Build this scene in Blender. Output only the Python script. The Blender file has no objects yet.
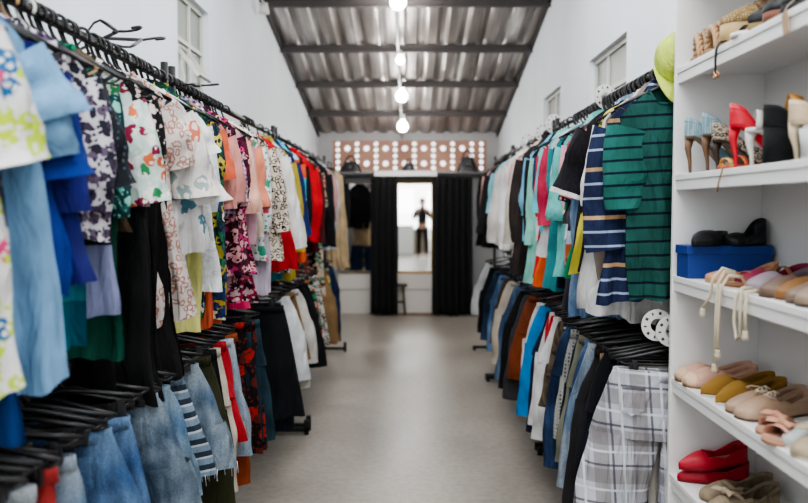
import bpy, bmesh, math, random
from mathutils import Vector, Matrix, noise
R = math.radians
rnd = random.Random(7)
scene = bpy.context.scene
COL = scene.collection
F = 800.0            # focal length in pixels of the 808 px frame
CAMH = 1.5

# ------------------------------------------------------------------ materials
def srgb(h):
    if not isinstance(h, str): return h
    h = h.lstrip('#')
    v = [int(h[i:i+2], 16)/255 for i in (0, 2, 4)]
    return tuple([(c/12.92 if c <= .04045 else ((c+.055)/1.055)**2.4) for c in v] + [1.0])

class NT:
    def __init__(s, name):
        s.m = bpy.data.materials.new(name); s.m.use_nodes = True
        s.t = s.m.node_tree; s.p = s.t.nodes['Principled BSDF']
    def n(s, typ, **kw):
        nd = s.t.nodes.new(typ)
        for k, v in kw.items():
            if k.startswith('i_'):
                key = k[2:]
                nd.inputs[int(key) if key.isdigit() else key].default_value = v
            else: setattr(nd, k, v)
        return nd
    def l(s, a, b): s.t.links.new(a, b)
    def math(s, op, a, b=None, c=None):
        nd = s.t.nodes.new('ShaderNodeMath'); nd.operation = op
        for i, x in enumerate((a, b, c)):
            if x is None: continue
            if hasattr(x, 'links'): s.l(x, nd.inputs[i])
            else: nd.inputs[i].default_value = x
        return nd.outputs[0]
    def mix(s, f, a, b, blend='MIX'):
        nd = s.t.nodes.new('ShaderNodeMix'); nd.data_type = 'RGBA'; nd.blend_type = blend
        for i, x in ((0, f), (6, a), (7, b)):
            if hasattr(x, 'links'): s.l(x, nd.inputs[i])
            else: nd.inputs[i].default_value = x
        return nd.outputs[2]
    def ramp(s, fac, stops, interp='CONSTANT'):
        nd = s.t.nodes.new('ShaderNodeValToRGB'); cr = nd.color_ramp; cr.interpolation = interp
        while len(cr.elements) > 1: cr.elements.remove(cr.elements[0])
        cr.elements[0].position = stops[0][0]; cr.elements[0].color = srgb(stops[0][1])
        for p, c in stops[1:]:
            e = cr.elements.new(p); e.color = srgb(c)
        s.l(fac, nd.inputs[0]); return nd.outputs[0]

_mc = {}
def simple(name, col, rough=.6, metal=0, bump=0, bscale=60, var=0, spec=None, emis=None, estr=0, vscale=3, coat=0):
    key = ('simple', name)
    if key in _mc: return _mc[key]
    t = NT(name); c = srgb(col)
    t.p.inputs['Roughness'].default_value = rough; t.p.inputs['Metallic'].default_value = metal
    if coat: t.p.inputs['Coat Weight'].default_value = coat
    tc = t.n('ShaderNodeTexCoord')
    nz = t.n('ShaderNodeTexNoise', i_Scale=vscale, i_Detail=4.0); t.l(tc.outputs['Object'], nz.inputs['Vector'])
    dark = tuple([x*(1-var) for x in c[:3]] + [1]); lite = tuple([min(1, x*(1+var)) for x in c[:3]] + [1])
    o = t.ramp(nz.outputs[0], [(.3, dark), (.7, lite)], 'LINEAR')
    t.l(o, t.p.inputs['Base Color'])
    if bump:
        nb = t.n('ShaderNodeTexNoise', i_Scale=bscale, i_Detail=3.0); t.l(tc.outputs['Object'], nb.inputs['Vector'])
        b = t.n('ShaderNodeBump', i_Strength=bump, i_Distance=.01); t.l(nb.outputs[0], b.inputs['Height']); t.l(b.outputs[0], t.p.inputs['Normal'])
    if spec is not None: t.p.inputs['Specular IOR Level'].default_value = spec
    if emis: t.p.inputs['Emission Color'].default_value = srgb(emis); t.p.inputs['Emission Strength'].default_value = estr
    _mc[key] = t.m; return t.m

def fabric(spec):
    key = repr(spec)
    if key in _mc: return _mc[key]
    kind = spec[0]; t = NT('fabric_' + kind)
    t.p.inputs['Roughness'].default_value = .88
    t.p.inputs['Specular IOR Level'].default_value = .2
    t.p.inputs['Sheen Weight'].default_value = .0
    tc = t.n('ShaderNodeTexCoord'); co = tc.outputs['Object']
    sep = t.n('ShaderNodeSeparateXYZ'); t.l(co, sep.inputs[0]); X, Y, Z = sep.outputs
    def vor(scale, feat='F1', jitter=1.0, squash=True):
        scale = scale*(1.7 if scale < 24 else 1.15)
        mp = t.n('ShaderNodeCombineXYZ'); t.l(X, mp.inputs[0]); t.l(Z, mp.inputs[1])
        nz = t.n('ShaderNodeTexNoise', i_Scale=scale*1.3, i_Detail=2.0); t.l(mp.outputs[0], nz.inputs['Vector'])
        mx = t.n('ShaderNodeMix', data_type='RGBA', blend_type='LINEAR_LIGHT'); mx.inputs[0].default_value = .25/scale*2
        t.l(mp.outputs[0], mx.inputs[6]); t.l(nz.outputs[1], mx.inputs[7])
        v = t.n('ShaderNodeTexVoronoi', feature=feat, voronoi_dimensions='2D', i_Scale=scale, i_Randomness=jitter); t.l(mx.outputs[2], v.inputs['Vector'])
        return v
    bs = .25
    if kind == 'plain':
        base = t.mix(0.0, srgb(spec[1]), srgb(spec[1]))
    elif kind == 'stripe':        # ('stripe', axis, period, [(pos,colour)...])
        ax = {'x': X, 'z': Z}[spec[1]]
        base = t.ramp(t.math('FRACT', t.math('ADD', t.math('DIVIDE', ax, spec[2]), 50.0)), spec[3])
    elif kind == 'floral':        # ('floral', bg, [colours], scale, cover)
        v = vor(spec[3]); cols = spec[2]
        cs = t.n('ShaderNodeSeparateColor'); t.l(v.outputs['Color'], cs.inputs[0])
        fl = t.ramp(cs.outputs[0], [(i/len(cols), c) for i, c in enumerate(cols)])
        cov = spec[4] if len(spec) > 4 else .45
        m = t.math('LESS_THAN', v.outputs['Distance'], cov)
        base = t.mix(m, srgb(spec[1]), fl)
        v2 = vor(spec[3]*2.3); m2 = t.math('LESS_THAN', v2.outputs['Distance'], cov*.55)
        base = t.mix(m2, base, srgb(cols[-1]))
    elif kind == 'dots':
        v = t.n('ShaderNodeTexVoronoi', i_Scale=spec[3], i_Randomness=.15); t.l(co, v.inputs['Vector'])
        base = t.mix(t.math('LESS_THAN', v.outputs['Distance'], .3), srgb(spec[1]), srgb(spec[2]))
    elif kind == 'tie':
        nz = t.n('ShaderNodeTexNoise', i_Scale=spec[2], i_Detail=2.5, i_Distortion=1.2); t.l(co, nz.inputs['Vector'])
        cols = spec[1]
        base = t.ramp(nz.outputs[0], [(.3+.4*i/max(1, len(cols)-1), c) for i, c in enumerate(cols)], 'LINEAR')
    elif kind == 'gingham':
        a = t.math('LESS_THAN', t.math('FRACT', t.math('ADD', t.math('MULTIPLY', X, spec[3]), 50.)), .5)
        b = t.math('LESS_THAN', t.math('FRACT', t.math('ADD', t.math('MULTIPLY', Z, spec[3]), 50.)), .5)
        base = t.mix(t.math('MULTIPLY', t.math('ADD', a, b), .5), srgb(spec[1]), srgb(spec[2]))
    elif kind == 'plaid':         # ('plaid', bg, band, line, accent, period)
        per = spec[5]; base = srgb(spec[1])
        xs = t.math('ADD', X, t.math('MULTIPLY', Z, spec[6] if len(spec) > 6 else 0))
        for ax in (xs, Z):
            fr = t.math('FRACT', t.math('ADD', t.math('DIVIDE', ax, per), 50.))
            band = t.math('MULTIPLY', t.math('LESS_THAN', fr, .38), .55)
            base = t.mix(band, base, srgb(spec[2]))
        for ax, off in ((xs, .45), (Z, .45), (xs, .72), (Z, .8)):
            fr = t.math('FRACT', t.math('ADD', t.math('DIVIDE', ax, per), 50.-off))
            base = t.mix(t.math('MULTIPLY', t.math('LESS_THAN', fr, .06), .8), base, srgb(spec[3] if off < .6 else spec[4]))
    elif kind == 'leopard':
        v = vor(spec[3]); d = v.outputs['Distance']
        ring = t.math('MULTIPLY', t.math('GREATER_THAN', d, .22), t.math('LESS_THAN', d, .42))
        base = t.mix(ring, srgb(spec[1]), srgb(spec[2]))
    elif kind == 'denim':         # ('denim', dark, light, fade)
        nz = t.n('ShaderNodeTexNoise', i_Scale=5.0, i_Detail=5.0); t.l(co, nz.inputs['Vector'])
        base = t.ramp(nz.outputs[0], [(.38, spec[1]), (.62, spec[2])], 'LINEAR')
        sm = t.n('ShaderNodeMapping'); sm.inputs['Scale'].default_value = (30, 30, 4); t.l(co, sm.inputs[0])
        ns = t.n('ShaderNodeTexNoise', i_Scale=1.0, i_Detail=4.0); t.l(sm.outputs[0], ns.inputs['Vector'])
        base = t.mix(.6, base, t.ramp(ns.outputs[0], [(.35, '#7d8590'), (.6, '#ffffff')], 'LINEAR'), 'MULTIPLY')
        nf = t.n('ShaderNodeTexNoise', i_Scale=240.0, i_Detail=2.0); t.l(co, nf.inputs['Vector'])
        base = t.mix(.35, base, t.ramp(nf.outputs[0], [(.4, '#888888'), (.6, '#ffffff')], 'LINEAR'), 'MULTIPLY')
    elif kind == 'block':         # horizontal colour blocks by height: ('block', [(z, colour)...]) in metres below the rail
        fr = t.math('MULTIPLY', Z, -1.0)
        base = t.ramp(fr, spec[1])
    # soft wear variation
    nv = t.n('ShaderNodeTexNoise', i_Scale=7.0, i_Detail=3.0); t.l(co, nv.inputs['Vector'])
    base = t.mix(.55, base, t.ramp(nv.outputs[0], [(.3, '#8a8a8a'), (.65, '#f0f0f0')], 'LINEAR'), 'MULTIPLY')
    t.l(base, t.p.inputs['Base Color'])
    mp = t.n('ShaderNodeMapping'); mp.inputs['Scale'].default_value = (17, 17, 5); mp.inputs['Rotation'].default_value = (0, .3, 0); t.l(co, mp.inputs[0])
    nb = t.n('ShaderNodeTexNoise', i_Scale=1.0, i_Detail=3.0, i_Distortion=.6); t.l(mp.outputs[0], nb.inputs['Vector'])
    b = t.n('ShaderNodeBump', i_Strength=.9, i_Distance=.035); t.l(nb.outputs[0], b.inputs['Height']); t.l(b.outputs[0], t.p.inputs['Normal'])
    _mc[key] = t.m; return t.m

# ------------------------------------------------------------------ mesh helpers
class MB:
    def __init__(s): s.v = []; s.f = []
    def add(s, vs, fs):
        o = len(s.v); s.v += [tuple(v) for v in vs]; s.f += [tuple(i+o for i in f) for f in fs]; return s
    def box(s, x0, x1, y0, y1, z0, z1):
        return s.add([(x, y, z) for z in (z0, z1) for y in (y0, y1) for x in (x0, x1)],
                     [(0, 2, 3, 1), (4, 5, 7, 6), (0, 1, 5, 4), (2, 6, 7, 3), (0, 4, 6, 2), (1, 3, 7, 5)])
    def tube(s, pts, r, n=8, caps=True, flat=None):
        pts = [Vector(p) for p in pts]; k = len(pts)
        rs = r if isinstance(r, (list, tuple)) else [r]*k
        vs, fs = [], []
        up = None
        for i, p in enumerate(pts):
            d = (pts[min(i+1, k-1)] - pts[max(i-1, 0)])
            if d.length < 1e-9: d = Vector((0, 0, 1))
            d.normalize()
            if up is None:
                up = Vector((0, 0, 1)) if abs(d.z) < .9 else Vector((0, 1, 0))
            a = d.cross(up)
            if a.length < 1e-6: a = d.cross(Vector((1, .1, 0)))
            a.normalize(); b = a.cross(d).normalized(); up = b
            for j in range(n):
                t = 2*math.pi*j/n
                vs.append(p + a*rs[i]*math.cos(t) + b*rs[i]*math.sin(t)*(flat or 1))
        for i in range(k-1):
            for j in range(n):
                j2 = (j+1) % n
                fs.append((i*n+j, i*n+j2, (i+1)*n+j2, (i+1)*n+j))
        if caps:
            fs.append(tuple(range(n-1, -1, -1))); fs.append(tuple((k-1)*n+j for j in range(n)))
        return s.add(vs, fs)
    def lathe(s, prof, n=20, axis='z', c=(0, 0, 0)):
        vs, fs = [], []
        for r, h in prof:
            for j in range(n):
                t = 2*math.pi*j/n; a, b = r*math.cos(t), r*math.sin(t)
                p = {'z': (a, b, h), 'y': (a, h, b), 'x': (h, a, b)}[axis]
                vs.append((p[0]+c[0], p[1]+c[1], p[2]+c[2]))
        for i in range(len(prof)-1):
            for j in range(n):
                j2 = (j+1) % n; fs.append((i*n+j, i*n+j2, (i+1)*n+j2, (i+1)*n+j))
        return s.add(vs, fs)
    def grid(s, fn, nu, nv, skip=None):
        vs = [fn(i/(nu-1), j/(nv-1)) for j in range(nv) for i in range(nu)]
        fs = [(j*nu+i, j*nu+i+1, (j+1)*nu+i+1, (j+1)*nu+i) for j in range(nv-1) for i in range(nu-1)
              if not (skip and skip(i, j))]
        return s.add(vs, fs)
    def build(s, name, mat, parent=None, smooth=True, loc=None, rot=None, bevel=0, weld=0, solid=0, sub=0):
        me = bpy.data.meshes.new(name); me.from_pydata(s.v, [], s.f)
        bm = bmesh.new(); bm.from_mesh(me)
        if weld: bmesh.ops.remove_doubles(bm, verts=bm.verts, dist=weld)
        bmesh.ops.recalc_face_normals(bm, faces=bm.faces)
        bm.to_mesh(me); bm.free()
        me.materials.append(mat)
        if smooth:
            for p in me.polygons: p.use_smooth = True
        o = bpy.data.objects.new(name, me); COL.objects.link(o)
        if parent: o.parent = parent
        if loc: o.location = loc
        if rot: o.rotation_euler = rot
        if solid:
            m = o.modifiers.new('solid', 'SOLIDIFY'); m.thickness = solid; m.offset = 0
        if bevel:
            m = o.modifiers.new('bevel', 'BEVEL'); m.width = bevel; m.segments = 2; m.limit_method = 'ANGLE'
        if sub:
            m = o.modifiers.new('sub', 'SUBSURF'); m.levels = sub; m.render_levels = sub
        return o

LABELS = {}
def tag(o, label, cat, group=None, same=False):
    if not 4 <= len(label.split()) <= 16: print('LABELLEN', len(label.split()), label)
    if label in LABELS and not same: print('LABELDUP', label)
    LABELS[label] = 1
    o['label'] = label; o['category'] = cat
    if group: o['group'] = group
    return o
def thing(name, label, cat, loc=(0, 0, 0), rot=(0, 0, 0), group=None, same=False):
    o = bpy.data.objects.new(name, None); COL.objects.link(o); o.location = loc; o.rotation_euler = rot
    o.empty_display_size = .05
    return tag(o, label, cat, group, same)
def struct(o): o['kind'] = 'structure'; return o
def share(src, name, parent, loc=None, rot=None, mat=None):
    c = src.copy(); c.name = name; COL.objects.link(c); c.parent = parent
    if loc is not None: c.location = loc
    if rot is not None: c.rotation_euler = rot
    return c

# ------------------------------------------------------------------ palette of plain things
M_wall = None
def wall_mat():
    t = NT('painted_plaster'); t.p.inputs['Roughness'].default_value = .85
    tc = t.n('ShaderNodeTexCoord'); co = tc.outputs['Object']
    nz = t.n('ShaderNodeTexNoise', i_Scale=1.2, i_Detail=6.0); t.l(co, nz.inputs['Vector'])
    t.l(t.ramp(nz.outputs[0], [(.3, '#d3d8dc'), (.7, '#dfe3e6')], 'LINEAR'), t.p.inputs['Base Color'])
    nb = t.n('ShaderNodeTexNoise', i_Scale=14.0, i_Detail=4.0); t.l(co, nb.inputs['Vector'])
    b = t.n('ShaderNodeBump', i_Strength=.12, i_Distance=.02); t.l(nb.outputs[0], b.inputs['Height']); t.l(b.outputs[0], t.p.inputs['Normal'])
    return t.m
def floor_mat():
    t = NT('burnished_concrete')
    tc = t.n('ShaderNodeTexCoord'); co = tc.outputs['Object']
    nz = t.n('ShaderNodeTexNoise', i_Scale=1.1, i_Detail=7.0, i_Roughness=.62, i_Distortion=.4); t.l(co, nz.inputs['Vector'])
    base = t.ramp(nz.outputs[0], [(.3, '#857d73'), (.5, '#958d83'), (.72, '#a69e93')], 'LINEAR')
    n2 = t.n('ShaderNodeTexNoise', i_Scale=26.0, i_Detail=4.0); t.l(co, n2.inputs['Vector'])
    base = t.mix(.5, base, t.ramp(n2.outputs[0], [(.35, '#d2d2d2'), (.6, '#ffffff')], 'LINEAR'), 'MULTIPLY')
    t.l(base, t.p.inputs['Base Color'])
    t.l(t.ramp(nz.outputs[0], [(.3, '#969696'), (.7, '#b4b4b4')], 'LINEAR'), t.p.inputs['Roughness'])
    b = t.n('ShaderNodeBump', i_Strength=.08, i_Distance=.01); t.l(n2.outputs[0], b.inputs['Height']); t.l(b.outputs[0], t.p.inputs['Normal'])
    return t.m
def roof_mat():
    t = NT('corrugated_zinc'); t.p.inputs['Metallic'].default_value = .4; t.p.inputs['Roughness'].default_value = .38
    tc = t.n('ShaderNodeTexCoord'); co = tc.outputs['Object']
    mp = t.n('ShaderNodeMapping'); mp.inputs['Scale'].default_value = (7, .7, 1); t.l(co, mp.inputs[0])
    nz = t.n('ShaderNodeTexNoise', i_Scale=1.0, i_Detail=5.0); t.l(mp.outputs[0], nz.inputs['Vector'])
    t.l(t.ramp(nz.outputs[0], [(.32, '#756d68'), (.5, '#9a928d'), (.62, '#b9b3af'), (.7, '#ece8e4')], 'LINEAR'), t.p.inputs['Base Color'])
    return t.m
M_wall = wall_mat(); M_floor = floor_mat(); M_roof = roof_mat()
M_steel = simple('dark_roof_steel', '#4a4443', .6, .2, var=.15)
M_black = simple('black_painted_tube', '#191818', .45, .3)
M_hang = simple('black_hanger_plastic', '#1c1a1b', .38)
M_hangw = simple('white_hanger_plastic', '#d9d6d0', .5)
M_hangt = simple('tan_hanger_plastic', '#b58c62', .5)
M_white = simple('white_laminate', '#e4e2df', .42, bump=.02, var=.015)
M_winf = simple('painted_window_iron', '#c9c6bd', .6)
M_curt = simple('black_curtain_cloth', '#0c0c0d', .95, bump=.2, bscale=20)
M_terra = simple('terracotta_block', '#ad8370', .85, bump=.3, bscale=40, var=.15)
M_wood = simple('stool_wood', '#4c3a2c', .6, var=.2)
M_pine = simple('pale_wood', '#b08f63', .6, var=.15)
def mirror_mat():
    t = NT('mirror_silver'); t.p.inputs['Metallic'].default_value = 1; t.p.inputs['Roughness'].default_value = .02
    t.p.inputs['Base Color'].default_value = (.74, .74, .72, 1); return t.m
M_mirror = mirror_mat()
def pane_mat():
    t = NT('frosted_window_glass'); t.p.inputs['Roughness'].default_value = .35
    t.p.inputs['Base Color'].default_value = srgb('#8b9087'); t.p.inputs['Alpha'].default_value = 1
    t.p.inputs['Transmission Weight'].default_value = .35
    return t.m
M_pane = pane_mat()

# ------------------------------------------------------------------ the room
XL, XR, YB, YF = -1.34, 1.22, 11.4, -4.5
def roofz(y): return CAMH + 3.16 - .1875*y
def wall_side(name, X, out, wins):
    """wall in the YZ plane at X, `out` = -1/+1 outward, openings wins [(y0,y1,z0,z1)]"""
    ys = sorted(set([YF, YB] + [w[0] for w in wins] + [w[1] for w in wins]))
    mb = MB(); T = .2
    x0, x1 = (X, X+out*T) if out > 0 else (X+out*T, X)
    def col(ya, yb, za, zb, top):
        # quad-topped box following the roof slope if top
        z2a, z2b = (roofz(ya)+.1, roofz(yb)+.1) if top else (zb, zb)
        vs = [(x0, ya, za), (x1, ya, za), (x0, yb, za), (x1, yb, za), (x0, ya, z2a), (x1, ya, z2a), (x0, yb, z2b), (x1, yb, z2b)]
        mb.add(vs, [(0, 2, 3, 1), (4, 5, 7, 6), (0, 1, 5, 4), (2, 6, 7, 3), (0, 4, 6, 2), (1, 3, 7, 5)])
    for a, b in zip(ys[:-1], ys[1:]):
        w = [w for w in wins if w[0] <= a and w[1] >= b]
        if w:
            col(a, b, 0, w[0][2], False); col(a, b, w[0][3], 0, True)
        else: col(a, b, 0, 0, True)
    return struct(mb.build(name, M_wall, smooth=False))
WL = [(4.62, 5.33, 1.95, 2.77)]
WR = [(4.62, 5.58, 1.75, 2.5), (6.66, 7.5, 1.75, 2.5)]
wall_side('wall_left', XL, -1, WL)
wall_side('wall_right', XR, 1, WR)
struct(MB().box(XL-.2, XR+.2, YF-.2, YB+.2, -.12, 0).build('floor', M_floor, smooth=False))
def window(nm, X, out, w, mull):
    y0, y1, z0, z1 = w; xc = X + out*.055
    fr = MB(); t = .03
    fr.box(xc-.02, xc+.02, y0, y0+t, z0, z1).box(xc-.02, xc+.02, y1-t, y1, z0, z1)
    fr.box(xc-.02, xc+.02, y0+t, y1-t, z0, z0+t).box(xc-.02, xc+.02, y0+t, y1-t, z1-t, z1)
    ym = y0+(y1-y0)*mull; fr.box(xc-.018, xc+.018, ym-.014, ym+.014, z0+t, z1-t)
    for k in (1, 2):
        zz = z0+(z1-z0)*k/3; fr.box(xc-.017, xc+.017, y0+t, y1-t, zz-.012, zz+.012)
    o = struct(fr.build(nm, M_winf, smooth=False))
    MB().box(xc-.003, xc+.003, y0+.01, y1-.01, z0+.01, z1-.01).build('pane', M_pane, o, smooth=False)
    return o
w1 = window('window_1', XL, -1, WL[0], .55)
sa = MB().box(-.012, .012, 0, .3, -.22, 0)   # tilted open sash of the left window
sa = MB(); sa.box(-.01, .01, 0, .02, -.24, 0).box(-.01, .01, .26, .28, -.24, 0).box(-.01, .01, .02, .26, -.02, 0).box(-.01, .01, .02, .26, -.24, -.22)
sa.build('sash', M_winf, w1, smooth=False, loc=(XL-.04, 4.66, 2.45), rot=(0, R(-38), 0))
window('window_2', XR, 1, WR[0], .62)
window('window_3', XR, 1, WR[1], .5)

# corrugated roof: profile runs across X, sheets run down the slope
def corr(x):
    p = (x/.2) % 1.0
    return .0 if p < .2 else (.035*(p-.2)/.12 if p < .32 else (.035 if p < .62 else (.035*(1-(p-.62)/.12) if p < .74 else 0)))
rf = MB(); xs = []
x = XL-.2
while x < XR+.21:
    xs.append(x); x += .02
yy = [YF-.2, -2, 0, 2, 4, 5.5, 7.15, 8.2, 9.25, 10.35, YB+.3]
rf.add([(x, y, roofz(y)+.02+corr(x)) for y in yy for x in xs],
       [(j*len(xs)+i, j*len(xs)+i+1, (j+1)*len(xs)+i+1, (j+1)*len(xs)+i) for j in range(len(yy)-1) for i in range(len(xs)-1)])
struct(rf.build('ceiling', M_roof, smooth=False, solid=.004))
for i, y in enumerate([-3.2, -1.2, .8, 2.8, 4.6, 6.0, 7.15, 8.2, 9.25, 10.35]):
    z = roofz(y)
    b = MB(); b.box(XL+.001, XR-.001, y-.025, y+.025, z-.062, z-.054).box(XL+.001, XR-.001, y-.004, y+.004, z-.054, z).box(XL+.001, XR-.001, y-.03, y+.03, z-.002, z+.012)
    struct(b.build('trim_%d' % (i+1), M_steel, smooth=False))
# sloping steel angle along each wall top
for i, (xa, xb) in enumerate(((XL+.001, XL+.035), (XR-.035, XR-.001))):
    b = MB(); b.add([(x, y, roofz(y)+dz) for y in (YF, YB) for x in (xa, xb) for dz in (-.03, .0)],
                    [(0, 1, 3, 2), (4, 6, 7, 5), (0, 4, 5, 1), (2, 3, 7, 6), (1, 5, 7, 3), (0, 2, 6, 4)])
    struct(b.build('trim_%d' % (20+i), M_steel, smooth=False))

# back wall with a band of open terracotta blocks
PX = lambda px, y: (px-412)*y/F
PZ = lambda py, y: CAMH + (207-py)*y/F
bx0, bx1 = PX(333, YB), PX(486, YB); bz0, bz1 = PZ(171, YB), PZ(141, YB)
bw = MB(); ztop = roofz(YB)+.1
bw.box(XL, XR, YB, YB+.15, 0, bz0).box(XL, XR, YB, YB+.15, bz1, ztop).box(XL, bx0, YB, YB+.15, bz0, bz1).box(bx1, XR, YB, YB+.15, bz0, bz1)
M_backw = simple('back_plaster', '#a9a7a6', .9, var=.06, bump=.1, bscale=12)
struct(bw.build('wall_back', M_backw, smooth=False))
scr = MB()
ncol = 16; cw = (bx1-bx0)/ncol
def cell(xa, xb, za, zb, r):
    n = 16; cx, cz = (xa+xb)/2, (za+zb)/2
    per = []
    for k in range(n):
        t = 2*math.pi*k/n + math.pi/4; c, s_ = math.cos(t), math.sin(t); m = max(abs(c), abs(s_))
        per.append((cx+(xb-xa)/2*c/m, cz+(zb-za)/2*s_/m, cx+r*c, cz+r*s_))
    vs = []
    for yv in (YB+.01, YB+.12):
        vs += [(p[0], yv, p[1]) for p in per] + [(p[2], yv, p[3]) for p in per]
    fs = []
    for k in range(n):
        k2 = (k+1) % n
        fs += [(k, k2, n+k2, n+k), (2*n+k, 3*n+k, 3*n+k2, 2*n+k2), (n+k, n+k2, 3*n+k2, 3*n+k), (k, 2*n+k, 2*n+k2, k2)]
    scr.add(vs, fs)
H = bz1-bz0
for i in range(ncol):
    xa, xb = bx0+i*cw, bx0+(i+1)*cw
    if i % 2 == 0 or i == 15:
        for k in range(5): cell(xa, xb, bz0+H*k/5, bz0+H*(k+1)/5, min(cw, H/5)*.38)
    else:
        for k in range(2): cell(xa, xb, bz0+H*k/2, bz0+H*(k+1)/2, cw*.3)
struct(scr.build('trim_40', M_terra, smooth=False))

# front wall behind the camera, with the bright doorway and shop window that the mirror shows
fw = MB(); ft = roofz(YF)+.1; T = .15
fw.box(XL, -.5, YF-T, YF, 0, ft).box(-.5, .06, YF-T, YF, 0, 1.3).box(-.5, .06, YF-T, YF, 2.1, ft).box(.06, .5, YF-T, YF, 0, ft)
fw.box(.5, 1.05, YF-T, YF, 2.05, ft).box(1.05, XR, YF-T, YF, 0, ft)
struct(fw.build('wall_front', simple('warm_front_wall', '#b9a890', .85, var=.05), smooth=False))
struct(MB().box(-.5, .06, YF-.1, YF-.09, 1.3, 2.1).build('window_4', simple('clear_shop_glass', '#ffffff', .02), smooth=False))
bpy.data.objects['window_4'].active_material.node_tree.nodes['Principled BSDF'].inputs['Transmission Weight'].default_value = 1
M_pave = simple('pale_pavement', '#c9c6bf', .9, var=.1)  # pale paving colour with slight random mottling
struct(MB().box(-8, 8, -14, YF-.2, -.13, -.01).build('pavement', M_pave, smooth=False))

# ------------------------------------------------------------------ lights
def lamp(name, typ, loc, rot, energy, size=None, sizey=None, col=(1, 1, 1)):
    l = bpy.data.lights.new(name, typ); l.energy = energy; l.color = col
    if typ == 'AREA': l.shape = 'RECTANGLE'; l.size = size; l.size_y = sizey or size
    elif size: l.shadow_soft_size = size
    o = bpy.data.objects.new(name, l); COL.objects.link(o); o.location = loc; o.rotation_euler = rot; return o
lamp('added_overhead_fill', 'AREA', (0, .6, 3.9), (R(12), 0, 0), 110, 1.8, 3.6, (.95, .98, 1))  # three unseen area fills added under the closed roof, no skylight there
lamp('added_overhead_fill', 'AREA', (0, 4.2, 3.15), (R(8), 0, 0), 52, 1.8, 3.0, (.93, .97, 1))
lamp('added_overhead_fill', 'AREA', (0, 8.4, 2.55), (0, 0, 0), 10, 1.5, 2.4, (1, .97, .93))
lamp('added_entrance_fill', 'AREA', (0, -3.2, 1.9), (R(90), 0, 0), 60, 2.0, 2.2, (.95, .98, 1))  # unseen area fill added behind the camera to strengthen the entrance daylight
M_glow = simple('lit_bulb_glass', '#ffffff', .4, emis='#ffffff', estr=14)
# conduit with hanging bulbs
cd = MB(); cd.tube([(-.14, y, roofz(y)-.074) for y in (YF+.3, 3, YB-.1)], .011, 8)
tag(cd.build('electrical_conduit', M_hangw), 'thin white cable conduit running along the corrugated roof under the steel purlins', 'conduit')
for i, (py, y, wh) in enumerate(((5, 6.95, 'nearest the camera, under the nearest visible purlin'), (62, 8.1, 'second from the camera along the roof conduit'),
                             (97, 9.35, 'third from the camera along the roof conduit'), (127, 10.25, 'farthest from the camera, above the block vent'))):
    zc = PZ(py, y); x = -.12
    sc_ = .62 if i == 1 else 1
    b = thing('light_bulb', 'round white glowing bulb ' + wh, 'light bulb', (x, y, zc), group='glowing bulbs under the roof')
    MB().lathe([(.001, -.07), (.04, -.06), (.066, -.03), (.07, 0), (.06, .035), (.035, .065), (.024, .085)], 20).build('globe', M_glow, b)
    MB().lathe([(.001, .15), (.03, .15), (.032, .085), (.001, .085)], 16).build('socket', M_hangw, b)
    b.scale = (sc_,)*3
    top = (roofz(y)-.08-zc)/sc_
    if top > .16: MB().tube([(0, 0, .15), (-.02, 0, top)], .004, 6).build('cord', M_black, b)
    lamp('bulb_light', 'POINT', (x, y, zc-.12), (0, 0, 0), 14, .06, col=(1, .98, .95))
sp = thing('spotlight', 'small white spotlight fixed where the left wall meets the purlin', 'light', (XL+.08, 6.9, PZ(6, 6.9)))
MB().lathe([(.001, 0), (.03, 0), (.045, -.09), (.001, -.09)], 14).build('lamp_head', M_hangw, sp)
MB().tube([(0, 0, 0), (-.04, 0, .06), (-.078, 0, .06)], .008, 6).build('bracket', M_hangw, sp)

w = bpy.data.worlds.new('sky'); scene.world = w; w.use_nodes = True
bg = w.node_tree.nodes['Background']
sk = w.node_tree.nodes.new('ShaderNodeTexSky'); sk.sky_type = 'HOSEK_WILKIE'; sk.turbidity = 6; sk.sun_direction = (-.4, -.3, .8)
mixn = w.node_tree.nodes.new('ShaderNodeMix'); mixn.data_type = 'RGBA'; mixn.inputs[0].default_value = .8
w.node_tree.links.new(sk.outputs[0], mixn.inputs[6]); mixn.inputs[7].default_value = (1, .99, .97, 1)
w.node_tree.links.new(mixn.outputs[2], bg.inputs[0]); bg.inputs[1].default_value = 2.2

# ------------------------------------------------------------------ camera
cam = bpy.data.cameras.new('camera'); co_ = bpy.data.objects.new('camera', cam); COL.objects.link(co_)
cam.sensor_width = 36; cam.lens = F/808*36; cam.clip_start = .02
co_.location = (0, 0, CAMH); co_.rotation_euler = (R(90)-math.atan(44.5/F), 0, math.atan(8/F))
cam.dof.use_dof = True; cam.dof.focus_distance = 2.9; cam.dof.aperture_fstop = 2.2
scene.camera = co_
try:
    scene.view_settings.view_transform = 'AgX'; scene.view_settings.look = 'AgX - Medium High Contrast'
except Exception: pass
scene.view_settings.exposure = 0.5

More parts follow.
